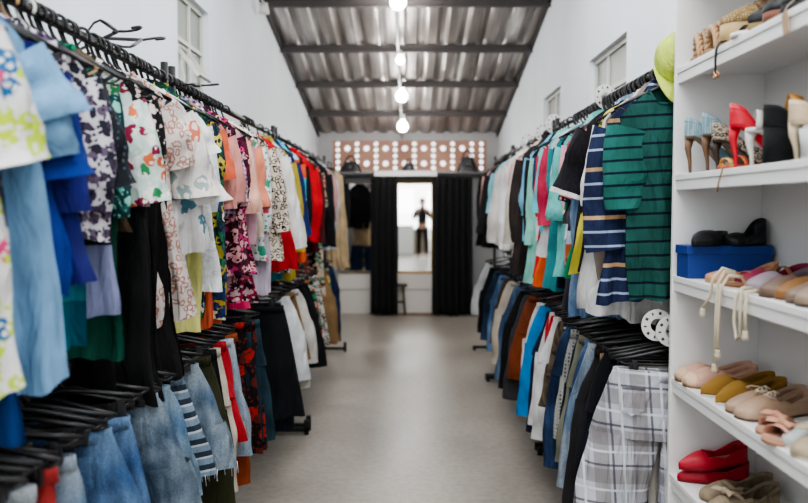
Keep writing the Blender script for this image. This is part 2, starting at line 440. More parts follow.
# ------------------------------------------------------------------ racks
RAIL = {'L': -.90, 'R': .86}
UP, LO = 1.965, 1.09
RACKS = {'L': [(.55, 2.95), (3.0, 5.22), (5.28, 8.25)], 'R': [(2.56, 4.8), (4.86, 6.85), (6.9, 8.35)]}
WHERE = {'L': ['nearest the camera on the left wall', 'in the middle of the left wall', 'farthest from the camera on the left wall'],
         'R': ['beside the white shoe shelves', 'in the middle of the right wall', 'farthest from the camera on the right wall']}
for sd in 'LR':
    for i, (a, b) in enumerate(RACKS[sd]):
        X = RAIL[sd]
        t = thing('clothes_rack', 'two-tier black tube clothes rack ' + WHERE[sd][i], 'clothes rack', (X, (a+b)/2, 0), group='two-tier clothes racks along both walls')
        h = (b-a)/2
        MB().tube([(0, -h, UP), (0, h, UP)], .0135, 12).build('upper_rail', M_black, t)
        MB().tube([(0, -h, LO), (0, h, LO)], .0135, 12).build('lower_rail', M_black, t)
        for yy_ in (-h+.02, h-.02):
            MB().tube([(0, yy_, .03), (0, yy_, UP+.06)], .014, 12).build('upright', M_black, t)
            f = MB(); fl = .1 if (sd == 'R' and i == 0 and yy_ > 0) or (sd == 'R' and i == 1 and yy_ < 0) else .22
            f.box(-fl, fl, yy_-.016, yy_+.016, .02, .048).box(-fl, -fl+.03, yy_-.016, yy_+.016, 0, .02).box(fl-.03, fl, yy_-.016, yy_+.016, 0, .1)
            f.build('foot', M_black, t, smooth=False, bevel=.003)

# ------------------------------------------------------------------ hangers (shared meshes)
def hook_mb(up=0):
    pts = []
    r = .021
    for k in range(13):
        a = R(-35 + k*(235)/12)
        pts.append((math.cos(a)*r, 0, math.sin(a)*r*1.05))
    pts = pts + [(-.012, 0, -.03), (0, 0, -.045), (0, 0, -.068)]
    return MB().tube(pts, .0045, 7)
_hang = {}
def hanger(loc, rz, label, kind='top', mat=None, ry=0, group='hangers on the rails', same=False):
    mat = mat or M_hang; key = (kind, mat.name)
    if key not in _hang:
        hk = hook_mb().build('hook', mat)
        fr = MB()
        if kind == 'top':
            fr.tube([(-.19, 0, -.158), (-.13, 0, -.128), (-.05, 0, -.092), (0, 0, -.07), (.05, 0, -.092), (.13, 0, -.128), (.19, 0, -.158)], [.004, .006, .006, .006, .006, .006, .004], 6)
            fr.tube([(-.187, 0, -.16), (-.17, 0, -.172), (.17, 0, -.172), (.187, 0, -.16)], .0035, 6)
        else:
            fr.tube([(-.185, 0, -.112), (-.13, 0, -.1), (-.05, 0, -.08), (0, 0, -.07), (.05, 0, -.08), (.13, 0, -.1), (.185, 0, -.112)], [.005, .007, .007, .007, .007, .007, .005], 6)
            fr.tube([(-.182, 0, -.113), (-.16, 0, -.124), (.16, 0, -.124), (.182, 0, -.113)], .0045, 6)
        fr.v = [(x_, y_, z_+.018) for x_, y_, z_ in fr.v]
        fo = fr.build('frame', mat)
        cl = None
        if kind != 'top':
            cl = MB(); cl.box(-.014, .014, -.010, .010, -.162, -.118).box(-.008, .008, -.016, -.01, -.145, -.11)
            cl.v = [(x_, y_, z_+.018) for x_, y_, z_ in cl.v]; cl = cl.build('clip', mat, smooth=False, bevel=.002)
        _hang[key] = (hk, fo, cl, [True])
        first = True
    hk, fo, cl, used = _hang[key]
    t = thing('clothes_hanger', label, 'hanger', loc, (0, ry, rz), group, same)
    if used[0]:
        used[0] = False; hk.parent = t; fo.parent = t
        if cl: cl.parent = t; cl.location = (.13, 0, 0); share(cl, 'clip', t, (-.13, 0, 0))
    else:
        share(hk, 'hook', t); share(fo, 'frame', t)
        if cl: share(cl, 'clip', t, (.13, 0, 0)); share(cl, 'clip', t, (-.13, 0, 0))
    return t

# ------------------------------------------------------------------ garments
def nse(x, y, z): return noise.noise(Vector((x, y, z)))
def lerp(a, b, t): return a+(b-a)*t
def body_mb(ws, wm, wh, L, t, neck, drop, seed, fold=.012, nu=34, nv=26, top=0.0, strap=False, hemwave=.012):
    """two cloth sheets stitched at the sides; origin at the rail, shoulders follow the hanger"""
    k = rnd.uniform(1.6, 3.0); p1, p2 = rnd.uniform(0, 6), rnd.uniform(0, 6)
    sk_ = rnd.uniform(-.02, .02)
    def sheet(sgn):
        def fn(a, v):
            u = -1+2*a
            w_ = lerp(ws, wm, min(1, v/.35)) if v < .35 else lerp(wm, wh, (v-.35)/.65)
            ax = abs(u)*ws
            zt = -.062 - .42*ax - .04*(ax/ws)**6
            if ax < neck:
                q = 1-(ax/neck)**2
                zt -= (drop if sgn < 0 else .012)*math.sqrt(max(0, q))
            if strap and ax > ws*.8: zt -= (ax-ws*.8)*1.4
            z = zt - v*(L + (-.062-zt)*-1*0) * 1.0
            zb = -L - .05 + hemwave*math.sin(3*u+p2) + hemwave*nse(u*2, 3, seed)
            z = lerp(zt, zb, v)
            edge = math.sqrt(max(0, 1-abs(u)**3))
            th = t*(.35+.65*min(1, v*3))*edge + .003*edge
            if v == 0 and ax >= neck: th = .004
            fd = fold*(.2+1.1*v)*(math.sin(2*math.pi*k*u+p1+1.2*math.sin(2.5*v+p2)) + .55*math.sin(2*math.pi*(k*2.1)*u+p2+2*v)*v + .9*nse(u*3+seed, v*2.2, sgn*.6))
            y = sgn*th + fd*1.0 + sgn*.9*fold*nse(u*5, v*4, seed+sgn*9)*edge
            x = u*w_ + .03*v*nse(u*1.5, v*3, seed) + sk_*v
            y += .02*v*nse(u*2.2, v*5, seed+40)
            z += .012*v*nse(u*4, 7, seed)
            return (x, y, z)
        return fn
    m = MB(); m.grid(sheet(-1), nu, nv); m.grid(sheet(1), nu, nv)
    return m
def sleeve_mb(side, ws, L, r0, r1, ang, t, seed, bell=0, nseg=12, bend=0.0):
    n = 14; vs, fs = [], []
    a = R(ang); c = Vector((side*(ws-.035), 0, -.062-.42*ws-.02-r0*.72))
    pos = c.copy()
    for i in range(nseg+1):
        s = i/nseg; aa = a + bend*s
        d = Vector((side*math.cos(aa), 0, -math.sin(aa))); nn = Vector((side*math.sin(aa), 0, math.cos(aa)))
        if i: pos = pos + d*(L/nseg)
        r = lerp(r0, r1, s) + bell*max(0, s-.55)**1.5
        r *= 1+.06*nse(s*4, seed, 1)
        tt = t*(1+bell*3*max(0, s-.55))
        for j in range(n):
            th = 2*math.pi*j/n
            w_ = .12*math.sin(3*th+seed+4*s)*s*(1+bell*6)
            p = pos + nn*r*math.cos(th)*(1+w_*.5) + Vector((0, 1, 0))*tt*math.sin(th)*(1+w_)
            p.y += .022*s*nse(s*4+seed, th, 2)+.012*math.sin(8*s+seed)*s; p.x += .012*nse(s*7, th*1.3, seed)*s
            vs.append(p)
    for i in range(nseg):
        for j in range(n):
            j2 = (j+1) % n; fs.append((i*n+j, i*n+j2, (i+1)*n+j2, (i+1)*n+j))
    return MB().add(vs, fs)
def neckband_mb(ws, neck, drop, r=.006):
    pts = []
    for k in range(13):
        ax = -neck + 2*neck*k/12; q = math.sqrt(max(0, 1-(ax/neck)**2))
        pts.append((ax, -.012*q-.006, -.062-.42*abs(ax)-drop*q))
    for k in range(12, -1, -1):
        ax = -neck + 2*neck*k/12; q = math.sqrt(max(0, 1-(ax/neck)**2))
        pts.append((ax, .012*q+.008, -.058-.42*abs(ax)-.012*q))
    pts.append(pts[0])
    return MB().tube(pts, r, 6, caps=False)
def collar_mb(neck, drop):
    m = MB()
    for s in (-1, 1):
        # a pointed collar leaf each side, lying on the front
        m.add([(0, -.022, -.062-drop*.9), (s*neck*.55, -.03, -.062-drop*.95-.03), (s*(neck+.025), -.022, -.11), (s*neck, .0, -.066), (s*neck*.6, -.012, -.07-drop*.35)],
              [(0, 1, 2, 4), (4, 2, 3)])
        m.add([(s*neck, 0, -.066), (s*(neck+.025), .0, -.1), (s*neck*.5, .024, -.085), (0, .024, -.08), (0, .02, -.045), (s*neck*.6, .018, -.05)],
              [(0, 1, 2, 5), (5, 2, 3, 4)])
    return m
def ruffle_mb(side, ws, L, r0, seed):
    m = MB(); n = 26
    def fn(a, v):
        th = R(-100 + 200*a)
        rr = lerp(.03, r0, v)+.012*v*math.sin(16*a+seed)
        return (side*(ws-.02+ .11*v + .02*math.cos(th)), math.sin(th)*rr*.8 + .006*math.sin(20*a+seed)*v, -.12 - L*v + .02*math.cos(th)*(1-v))
    return m.grid(fn, n, 8)
def legs_mb(ww, wh, L, rise, t, seed, splay=.03, gap=.01, fold=.01, hem=None):
    """trousers clipped by the waistband; origin at the rail, waist at z=-.165"""
    m = MB(); z0 = -.145; p = rnd.uniform(0, 6)
    hem = hem or wh*.46
    def ringfn(cx, hw, th, z, side_seed):
        n = 20; out = []
        for j in range(n):
            a = 2*math.pi*j/n; ca, sa = math.cos(a), math.sin(a)
            x = cx + hw*math.copysign(abs(ca)**.8, ca)
            y = th*math.copysign(abs(sa)**.7, sa)
            y += fold*nse(x*9, z*4, side_seed) + fold*.7*math.sin(x*26+side_seed+z*5)*min(1, (z0-z)*4)
            x += .014*nse(y*20, z*7, side_seed); y += .014*nse(x*7, z*6, side_seed+20)
            out.append((x, y, z))
        return out
    def loft(rings):
        n = 20; vs = [v for r in rings for v in r]; fs = []
        for i in range(len(rings)-1):
            for j in range(n):
                j2 = (j+1) % n; fs.append((i*n+j, i*n+j2, (i+1)*n+j2, (i+1)*n+j))
        m.add(vs, fs)
    rings = []
    for i in range(9):
        v = i/8; rings.append(ringfn(0, lerp(ww, wh, v**.8), lerp(t*.45, t, v), z0-rise*v, seed))
    loft(rings)
    for s in (-1, 1):
        rings = []
        for i in range(17):
            v = i/16; hw = lerp(wh*.5, hem, v); cx = s*(wh*.5 + splay*v + gap*min(1, v*3))
            rings.append(ringfn(cx, hw, lerp(t*.98, t*.8, v), z0-rise*.93-(L-rise)*v, seed+s*3))
        loft(rings)
    return m
def band_mb(ww, h, t, z0=-.143):
    n = 28; vs = []; fs = []
    for z, e in ((z0, 0), (z0-h, .002)):
        for j in range(n):
            a = 2*math.pi*j/n; ca, sa = math.cos(a), math.sin(a)
            vs.append(((ww+.004+e)*math.copysign(abs(ca)**.8, ca), (t+.004+e)*math.copysign(abs(sa)**.7, sa), z))
    for j in range(n):
        j2 = (j+1) % n; fs.append((j, j2, n+j2, n+j))
    return MB().add(vs, fs)
def skirt_mb(ww, wh, L, t, seed, pleats=7, fold=.016):
    m = MB(); z0 = -.145; n = 64; vs, fs = [], []; K = 20
    for i in range(K+1):
        v = i/K; hw = lerp(ww, wh, v**.8); th = lerp(t*.5, t, v)
        for j in range(n):
            a = 2*math.pi*j/n; ca, sa = math.cos(a), math.sin(a)
            pl = 1+.06*v*math.sin(pleats*a+seed)
            x = hw*ca*pl; y = (th*math.copysign(abs(sa)**.8, sa) + fold*v*math.sin(pleats*1.7*a+seed) + fold*nse(x*6, v*3, seed)*v)
            vs.append((x, y, z0-L*v+.01*v*math.sin(3*a+seed)))
    for i in range(K):
        for j in range(n):
            j2 = (j+1) % n; fs.append((i*n+j, i*n+j2, (i+1)*n+j2, (i+1)*n+j))
    return m.add(vs, fs)
def pocket_mb(x, z, w_, h, y):
    m = MB(); m.add([(x-w_/2, y, z), (x+w_/2, y, z), (x+w_/2, y-.001, z-h*.8), (x, y-.001, z-h), (x-w_/2, y-.001, z-h*.8)], [(0, 1, 2, 3, 4)])
    return m

SEEDC = [0]
CATS = {'tee': 't-shirt', 'blouse': 'blouse', 'shirt': 'shirt', 'dress': 'dress', 'jacket': 'jacket', 'tank': 'top', 'jumper': 'jumper',
        'jeans': 'jeans', 'trousers': 'trousers', 'shorts': 'shorts', 'skirt': 'skirt'}
NAMES = {'tee': 'tee_shirt', 'blouse': 'blouse', 'shirt': 'shirt', 'dress': 'dress', 'jacket': 'jacket', 'tank': 'sleeveless_top', 'jumper': 'jumper',
         'jeans': 'jeans', 'trousers': 'trousers', 'shorts': 'shorts', 'skirt': 'skirt'}
GRP = {('L', 'U'): 'garments on the left upper rail', ('L', 'D'): 'garments on the left lower rail',
       ('R', 'U'): 'garments on the right upper rail', ('R', 'D'): 'garments on the right lower rail'}
RP = {('L', 'U'): 'left upper rail', ('L', 'D'): 'left lower rail', ('R', 'U'): 'right upper rail', ('R', 'D'): 'right lower rail'}
def garment(sd, lv, y, kind, short, spec, label, o):
    SEEDC[0] += 1; seed = SEEDC[0]*1.37
    X = RAIL[sd] ; Zr = UP if lv == 'U' else LO
    for a, b in RACKS[sd]:                      # keep hooks off the uprights
        for e in (a+.02, b-.02):
            if abs(y-e) < .02: y = e + (.02 if y >= e else -.02)
    yaw = o.get('fyaw') or (rnd.uniform(26, 42) if lv == 'U' else rnd.uniform(14, 30))
    if y < 2.72 and sd == 'R': yaw = o.get('yaw', 5)
    rz = R(yaw)*(1 if sd == 'L' else -1)
    roll = R(o.get('roll', rnd.uniform(-3, 3)))
    loc = (X, y, Zr)
    g = thing(NAMES[kind], label, CATS[kind], loc, (0, roll, rz), GRP[(sd, lv)])
    g.location.z += .018
    g.location.x += o.get('dx', 0)*(1 if sd == 'L' else -1)
    mat = fabric(spec); t = o.get('t', .03)*1.1; trim = fabric(o['trim']) if 'trim' in o else mat
    smat = fabric(o['slv']) if 'slv' in o else mat
    if kind in ('tee', 'blouse', 'shirt', 'dress', 'jacket', 'tank', 'jumper'):
        L = o.get('L', .6)*(1.14 if y > 2.9 and o.get('L', .6) < .8 else 1); ws = o.get('ws', .2); wm = o.get('wm', .215); wh = o.get('wh', .24)
        neck = o.get('neck', .075); drop = o.get('drop', .07)
        body_mb(ws, wm, wh, L, t, neck, drop, seed, o.get('fold', .02), strap=(kind == 'tank')).build('body', mat, g, weld=.0005)
        if kind != 'tank' and not o.get('nosleeve'):
            sl = o.get('sl', .2 if kind in ('tee', 'blouse', 'dress') else .52)
            ang = o.get('ang', rnd.uniform(64, 74)+4) if sl < .3 else rnd.uniform(76, 84)
            ang = max(ang-6, 60) if sl < .3 else ang-6
            r0 = min(.08, o.get('r0', .078)); r1 = min(.066, o.get('r1', .062 if sl < .3 else .045)); sl *= .92
            for s in (-1, 1):
                so = sleeve_mb(s, ws, sl*rnd.uniform(.95, 1.05), r0, r1, ang+rnd.uniform(-3, 3), max(t*.9, .034), seed+s, o.get('bell', 0)*.28, bend=o.get('bend', rnd.uniform(.15, .5))).build('sleeve', smat, g)
                if 'cuff' in o:
                    # band at the sleeve end
                    me = so.data; n = 14; nv = len(me.vertices)
                    ring = [me.vertices[i].co.copy() for i in range(nv-n, nv)]; cen = sum(ring, Vector())/n
                    prev = [me.vertices[i].co.copy() for i in range(nv-2*n, nv-n)]
                    vs = [cen+(p-cen)*1.04 for p in ring] + [cen+(p-cen)*1.04+(q-p)*.9 for p, q in zip(ring, prev)]
                    MB().add(vs, [(j, (j+1) % n, n+(j+1) % n, n+j) for j in range(n)]).build('cuff', fabric(o['cuff']), so)
            if o.get('ruffle'):
                for s in (-1, 1): sleeve_mb(s, ws, .12, .082, .09, 58, t*1.25, seed+s*5, .06, bend=.3).build('ruffle', smat, g)
        if kind in ('shirt', 'jacket'):
            collar_mb(neck, drop).build('collar', trim, g, smooth=False, solid=.003)
            pk = MB(); pk.grid(lambda a, v: (-.014+.028*a, -t-.006-.01*math.sin(v*5+seed), lerp(-.062-drop-.01, -L-.03, v)), 2, 18)
            pk.build('button_placket', trim, g, solid=.002)
        else:
            neckband_mb(ws, neck, drop).build('neckband', trim, g)
        hanger((X, y, Zr), rz, o.get('hl', 'black hanger holding the ' + short + ', ' + RP[(sd, lv)]), 'top', o.get('hm'), group='hangers on the ' + RP[(sd, lv)])
    else:
        ww = o.get('ww', .175); wh = o.get('wh', .24); L = o.get('L', .6)
        if kind == 'skirt':
            skirt_mb(ww, wh, L, o.get('t', .035), seed).build('body', mat, g)
            tw = o.get('t', .035)*.5
        else:
            rise = .22
            bo = legs_mb(ww, wh, L, rise, t, seed, splay=o.get('splay', .04), hem=o.get('hem')).build('body', mat, g)
            tw = t*.45
            for s in (-1, 1):
                pocket_mb(s*.1, -.195, .075, .09, -t-.009).build('pocket', trim if 'trim' in o else mat, g, smooth=False, solid=.003)
            if o.get('fray'):
                fr = MB()
                for q in range(60):
                    s = rnd.choice((-1, 1)); a = rnd.uniform(0, 6.28); hemw = o.get('hem') or wh*.46
                    x = s*(wh*.5+o.get('splay', .04)+.01)+hemw*math.cos(a); yv = t*.8*math.sin(a); z = -.145-rise*.93-(L-rise)
                    fr.tube([(x, yv, z+.01), (x+rnd.uniform(-.008, .008), yv+rnd.uniform(-.006, .006), z-rnd.uniform(.01, .035))], .0012, 4)
                fr.build('frayed_hem', fabric(('plain', '#d8dde2')), g)['kind'] = 'stuff'
        band_mb(ww, .035, tw).build('waistband', trim, g, solid=.002)
        if kind in ('jeans', 'shorts'):
            MB().lathe([(.001, -.004), (.008, -.003), (.009, 0)], 10, 'y', (0, -tw-.006, -.161)).build('button', simple('brass_button', '#8f7f63', .35, .9), g)
        hanger((X, y, Zr), rz, o.get('hl', 'black clip hanger holding the ' + short + ', ' + RP[(sd, lv)]), 'clip', o.get('hm'), group='hangers on the ' + RP[(sd, lv)])
    return g

def run(sd, lv, rows, edge):
    prev = None; lasty = None
    for px, kind, short, spec, o in rows:
        y = F*(edge+o.get('de', 0)+(.07 if o.get('nosleeve') or kind == 'tank' else 0))/abs(412-px) - (.085 if lv == 'U' else .06)
        if 'y' in o: y = o['y']
        if len(short.split()) > 6: print('LONG', short)
        if lasty is not None and y < lasty+.055: y = lasty+.055
        if lv == 'U' and sd == 'R' and lasty is None: y = max(y, 2.615)
        if lv == 'D' and sd == 'R' and lasty is None: y = max(y, 2.60)
        if prev: label = '%s on the %s, just beyond the %s' % (short, RP[(sd, lv)], prev)
        if prev and len(label.split()) > 16: label = '%s on the %s' % (short, RP[(sd, lv)])
        else: label = '%s, nearest to the camera on the %s' % (short, RP[(sd, lv)])
        garment(sd, lv, y, kind, short, spec, label, o)
        prev = short; lasty = y
P = 'plain'
def pl(h): return ('plain', h)
W, K = '#e8e6e2', '#161617'
LEFT_UP = [
 (44, 'tee', 'white tee with neon paint strokes', ('floral', '#e6e2e0', ['#e6e2e0', '#d8487c', '#e9e5e3', '#c3da3a', '#e6e2e0', '#c3da3a', '#2d6b9a', '#e4dfdc'], 24, .55), dict(L=.75, ws=.21, wh=.26, sl=.24, yaw=14, trim=pl('#e4dedb'))),
 (20, 'dress', 'long royal navy sleeveless dress', pl('#123a6f'), dict(L=.88, nosleeve=1, wh=.19, ws=.15, wm=.16, yaw=10)),
 (55, 'tee', 'grey tee with orange beak print', ('floral', '#6d7488', ['#6d7488', '#6f7589', '#e0683c', '#e8e4de'], 5.0, .4), dict(L=.66, ws=.19, wh=.25, yaw=8)),
 (70, 'blouse', 'pale blue ruffle-sleeved blouse', pl('#7fa9cd'), dict(L=.79, ws=.2, wh=.25, sl=.2, bell=.1, ruffle=1, t=.036)),
 (84, 'blouse', 'cobalt blue ruffled blouse', pl('#1d3b8e'), dict(L=.60, sl=.24, bell=.2, ang=62, yaw=14)),
 (116, 'blouse', 'deep ultramarine flared blouse', pl('#20246f'), dict(L=.60, wh=.28, sl=.3, r1=.1, ang=66, yaw=18, fold=.02)),
 (96, 'dress', 'teal and white tie-dyed dress', ('block', [(0, '#cfc9d6'), (.38, '#3d7fa6'), (.45, '#9ccbd8'), (.52, '#1d5f9c'), (.6, '#5bb0c2'), (.68, '#1b7f96')]), dict(L=.72, nosleeve=1, wh=.24, ws=.18)),
 (116, 'blouse', 'plum and white leaf-print blouse', ('floral', '#d9d4d8', ['#4a3d52', '#6c5a70', '#2e2a38'], 22, .42), dict(L=.52, sl=.3, yaw=10)),
 (124, 'blouse', 'charcoal speckled wrap blouse', ('dots', '#23262c', '#5a6472', 60), dict(L=.42, sl=.26, r1=.09, ang=60, yaw=16)),
 (120, 'dress', 'black diamond-knit dress with lilac hem', ('block', [(0, '#2b2d33'), (.56, '#2b2d33'), (.57, '#8f93b5')]), dict(L=.68, nosleeve=1, ws=.18, wh=.23)),
 (134, 'blouse', 'dark teal blossom-print blouse', ('floral', '#173c40', ['#4fae9c', '#27665f', '#8fd0bd'], 26, .3), dict(L=.40, sl=.3, yaw=18)),
 (128, 'dress', 'bottle green long dress', pl('#0f4a3a'), dict(L=.80, nosleeve=1, ws=.17, wh=.22)),
 (132, 'tank', 'khaki sleeveless top with green frill', pl('#6b5a44'), dict(L=.50, ws=.15, wm=.16, wh=.18, trim=pl('#1c7a58'))),
 (152, 'tee', 'mint tee with crimson rose print', ('floral', '#cfe3da', ['#8c2746', '#3f8f5c', '#e27a52', '#f0efe9'], 16, .38), dict(L=.40, sl=.28, yaw=16)),
 (172, 'blouse', 'black blouse with pink blossoms', ('floral', '#1b191b', ['#1b191b', '#d8a6a4', '#1d1a1c', '#e3cfc8'], 18, .3), dict(L=.42, sl=.28, r1=.1, yaw=14)),
 (178, 'dress', 'long plain black dress', pl('#111112'), dict(L=.98, sl=.3, wh=.27, ws=.2, yaw=10, t=.045)),
 (188, 'dress', 'black ankle-length layered dress', pl('#171617'), dict(L=.94, nosleeve=1, wh=.27, ws=.2, yaw=18, t=.05)),
 (190, 'blouse', 'white and peach scroll-print blouse', ('leopard', '#ddd2cb', '#b98678', 34), dict(L=.80, sl=.2, ws=.16, wm=.16, wh=.19)),
 (206, 'blouse', 'cream blouse with faded coral petals', ('floral', '#e9e2dc', ['#e6ded8', '#dd7c5f', '#9fb0ad', '#ebe4df'], 11, .42), dict(L=.42, sl=.26, bell=.3, r1=.09, ang=58, yaw=20)),
 (222, 'blouse', 'white ruffled blouse with teal bird print', ('floral', '#ebe8e6', ['#ebe8e6', '#e9e6e4', '#5f8ea0', '#ece9e7'], 9, .3), dict(L=.60, sl=.3, bell=.5, r0=.1, r1=.1, ang=56, yaw=24, ruffle=1, t=.045)),
 (214, 'dress', 'pale yellow long sundress', pl('#d9d489'), dict(L=.86, nosleeve=1, wh=.24)),
 (218, 'blouse', 'sheer white lace tunic', ('floral', '#e6e6ea', ['#d3d4da', '#f2f2f4'], 34, .4), dict(L=.74, sl=.3, wh=.26)),
 (230, 'shirt', 'yellow and green jungle-leaf shirt', ('floral', '#c8b64a', ['#1f4f33', '#2d6e46', '#d9c257', '#1b2d3c'], 15, .55), dict(L=.62, sl=.24, r1=.08, yaw=14)),
 (236, 'dress', 'navy tropical-leaf long dress', ('floral', '#18302f', ['#2c7a4e', '#c7a53c', '#e8e3d0', '#27416b'], 15, .5), dict(L=.84, nosleeve=1, wh=.25)),
 (241, 'tee', 'bright coral orange tunic', pl('#dc6746'), dict(L=.78, sl=.2, ws=.17, wm=.17, wh=.2, yaw=12)),
 (240, 'blouse', 'dusty pink short blouse', pl('#d9938a'), dict(L=.38, sl=.26)),
 (247, 'shirt', 'purple and white gingham shirt', ('gingham', '#ded7e2', '#6f4b78', 55), dict(L=.42, sl=.28, r1=.09, yaw=18)),
 (249, 'blouse', 'burgundy and magenta paisley blouse', ('floral', '#5f1833', ['#c23a70', '#e0a3a8', '#3a1024'], 20, .5), dict(L=.64, sl=.34, wh=.26)),
 (252, 'dress', 'crimson flower-print dress', ('floral', '#a02449', ['#e66a8d', '#3a1a2c', '#dfc3c9'], 17, .45), dict(L=.84, nosleeve=1, wh=.26)),
 (265, 'tee', 'light peach plain tee', pl('#efb6a3'), dict(L=.40, sl=.32, r1=.085, ang=68, yaw=22, t=.04)),
 (259, 'blouse', 'hot pink draped blouse', pl('#df3a6b'), dict(L=.76, sl=.3, wh=.27, de=.02)),
 (268, 'blouse', 'pale mauve long blouse', pl('#c99aa8'), dict(L=.66, sl=.45, wh=.26)),
 (266, 'tank', 'red-edged cream vest', pl('#e6d4c4'), dict(L=.5, trim=pl('#c2293a'))),
 (276, 'tee', 'terracotta orange cuffed tee', pl('#df8a6c'), dict(L=.36, sl=.3, r1=.075, yaw=20)),
 (281, 'blouse', 'white blouse with coral flower hem', ('floral', '#e9e7e6', ['#eae8e7', '#e9e7e6', '#e0566a', '#3f9a7c'], 10, .36), dict(L=.60, sl=.4, yaw=16)),
 (284, 'dress', 'lavender grey satin dress', pl('#c3b7c4'), dict(L=.84, sl=.3, wh=.26)),
 (291, 'blouse', 'black and cream leopard blouse', ('leopard', '#d8c9b6', '#1f1a18', 34), dict(L=.62, sl=.45, wh=.27, yaw=12)),
 (290, 'tank', 'poppy red sleeveless top', pl('#b8202c'), dict(L=.8)),
 (300, 'jumper', 'chalk white long-sleeved jumper', pl('#e2ded9'), dict(L=.66, sl=.56, r1=.06, yaw=20, t=.045)),
 (303, 'blouse', 'black and white abstract blouse', ('leopard', '#dfdbd6', '#2a2627', 24), dict(L=.70, sl=.4)),
 (307, 'blouse', 'bright turquoise blouse', pl('#2f9fb0'), dict(L=.74, sl=.3)),
 (313, 'jacket', 'mustard khaki long cardigan', pl('#b09a3a'), dict(L=.76, sl=.6, r1=.06, yaw=18, t=.05)),
 (317, 'shirt', 'navy blue zip-neck shirt', pl('#1f2f63'), dict(L=.62, sl=.5, yaw=16)),
 (320, 'shirt', 'orange and aqua striped shirt', ('stripe', 'z', .3, [(0, '#e25a34'), (.4, '#d9e7e8'), (.55, '#51b8cf')]), dict(L=.7, sl=.4)),
 (324, 'jacket', 'black hooded jacket', pl('#1b191b'), dict(L=.64, sl=.5)),
 (331, 'jacket', 'vivid scarlet raincoat', pl('#d2202c'), dict(L=.58, sl=.6, r1=.065, yaw=22, t=.05)),
 (335, 'jacket', 'maroon wool coat', pl('#5c1a22'), dict(L=.80, sl=.62, r1=.06, yaw=16, t=.055)),
 (338, 'dress', 'cream and black print long dress', ('floral', '#1d1b1e', ['#e5dccb', '#c9605a', '#3b8a78', '#e8c5a8'], 10, .5), dict(L=1.15, sl=.3, wh=.28)),
 (343, 'jacket', 'charcoal black coat', pl('#222123'), dict(L=.7, sl=.58, yaw=15, t=.05)),
 (346, 'blouse', 'blush pink far blouse', pl('#d9a9a4'), dict(L=.5, sl=.3)),
 (350, 'jacket', 'pale ice-grey jacket', pl('#c7cdd6'), dict(L=.74, sl=.56, yaw=18, t=.05)),
 (351, 'dress', 'sand coloured maxi dress', pl('#c9b18d'), dict(L=1.1, nosleeve=1, ws=.16, wm=.16, wh=.18)),
 (354, 'jacket', 'black far-end blazer', pl('#19181b'), dict(L=.7, sl=.55)),
]
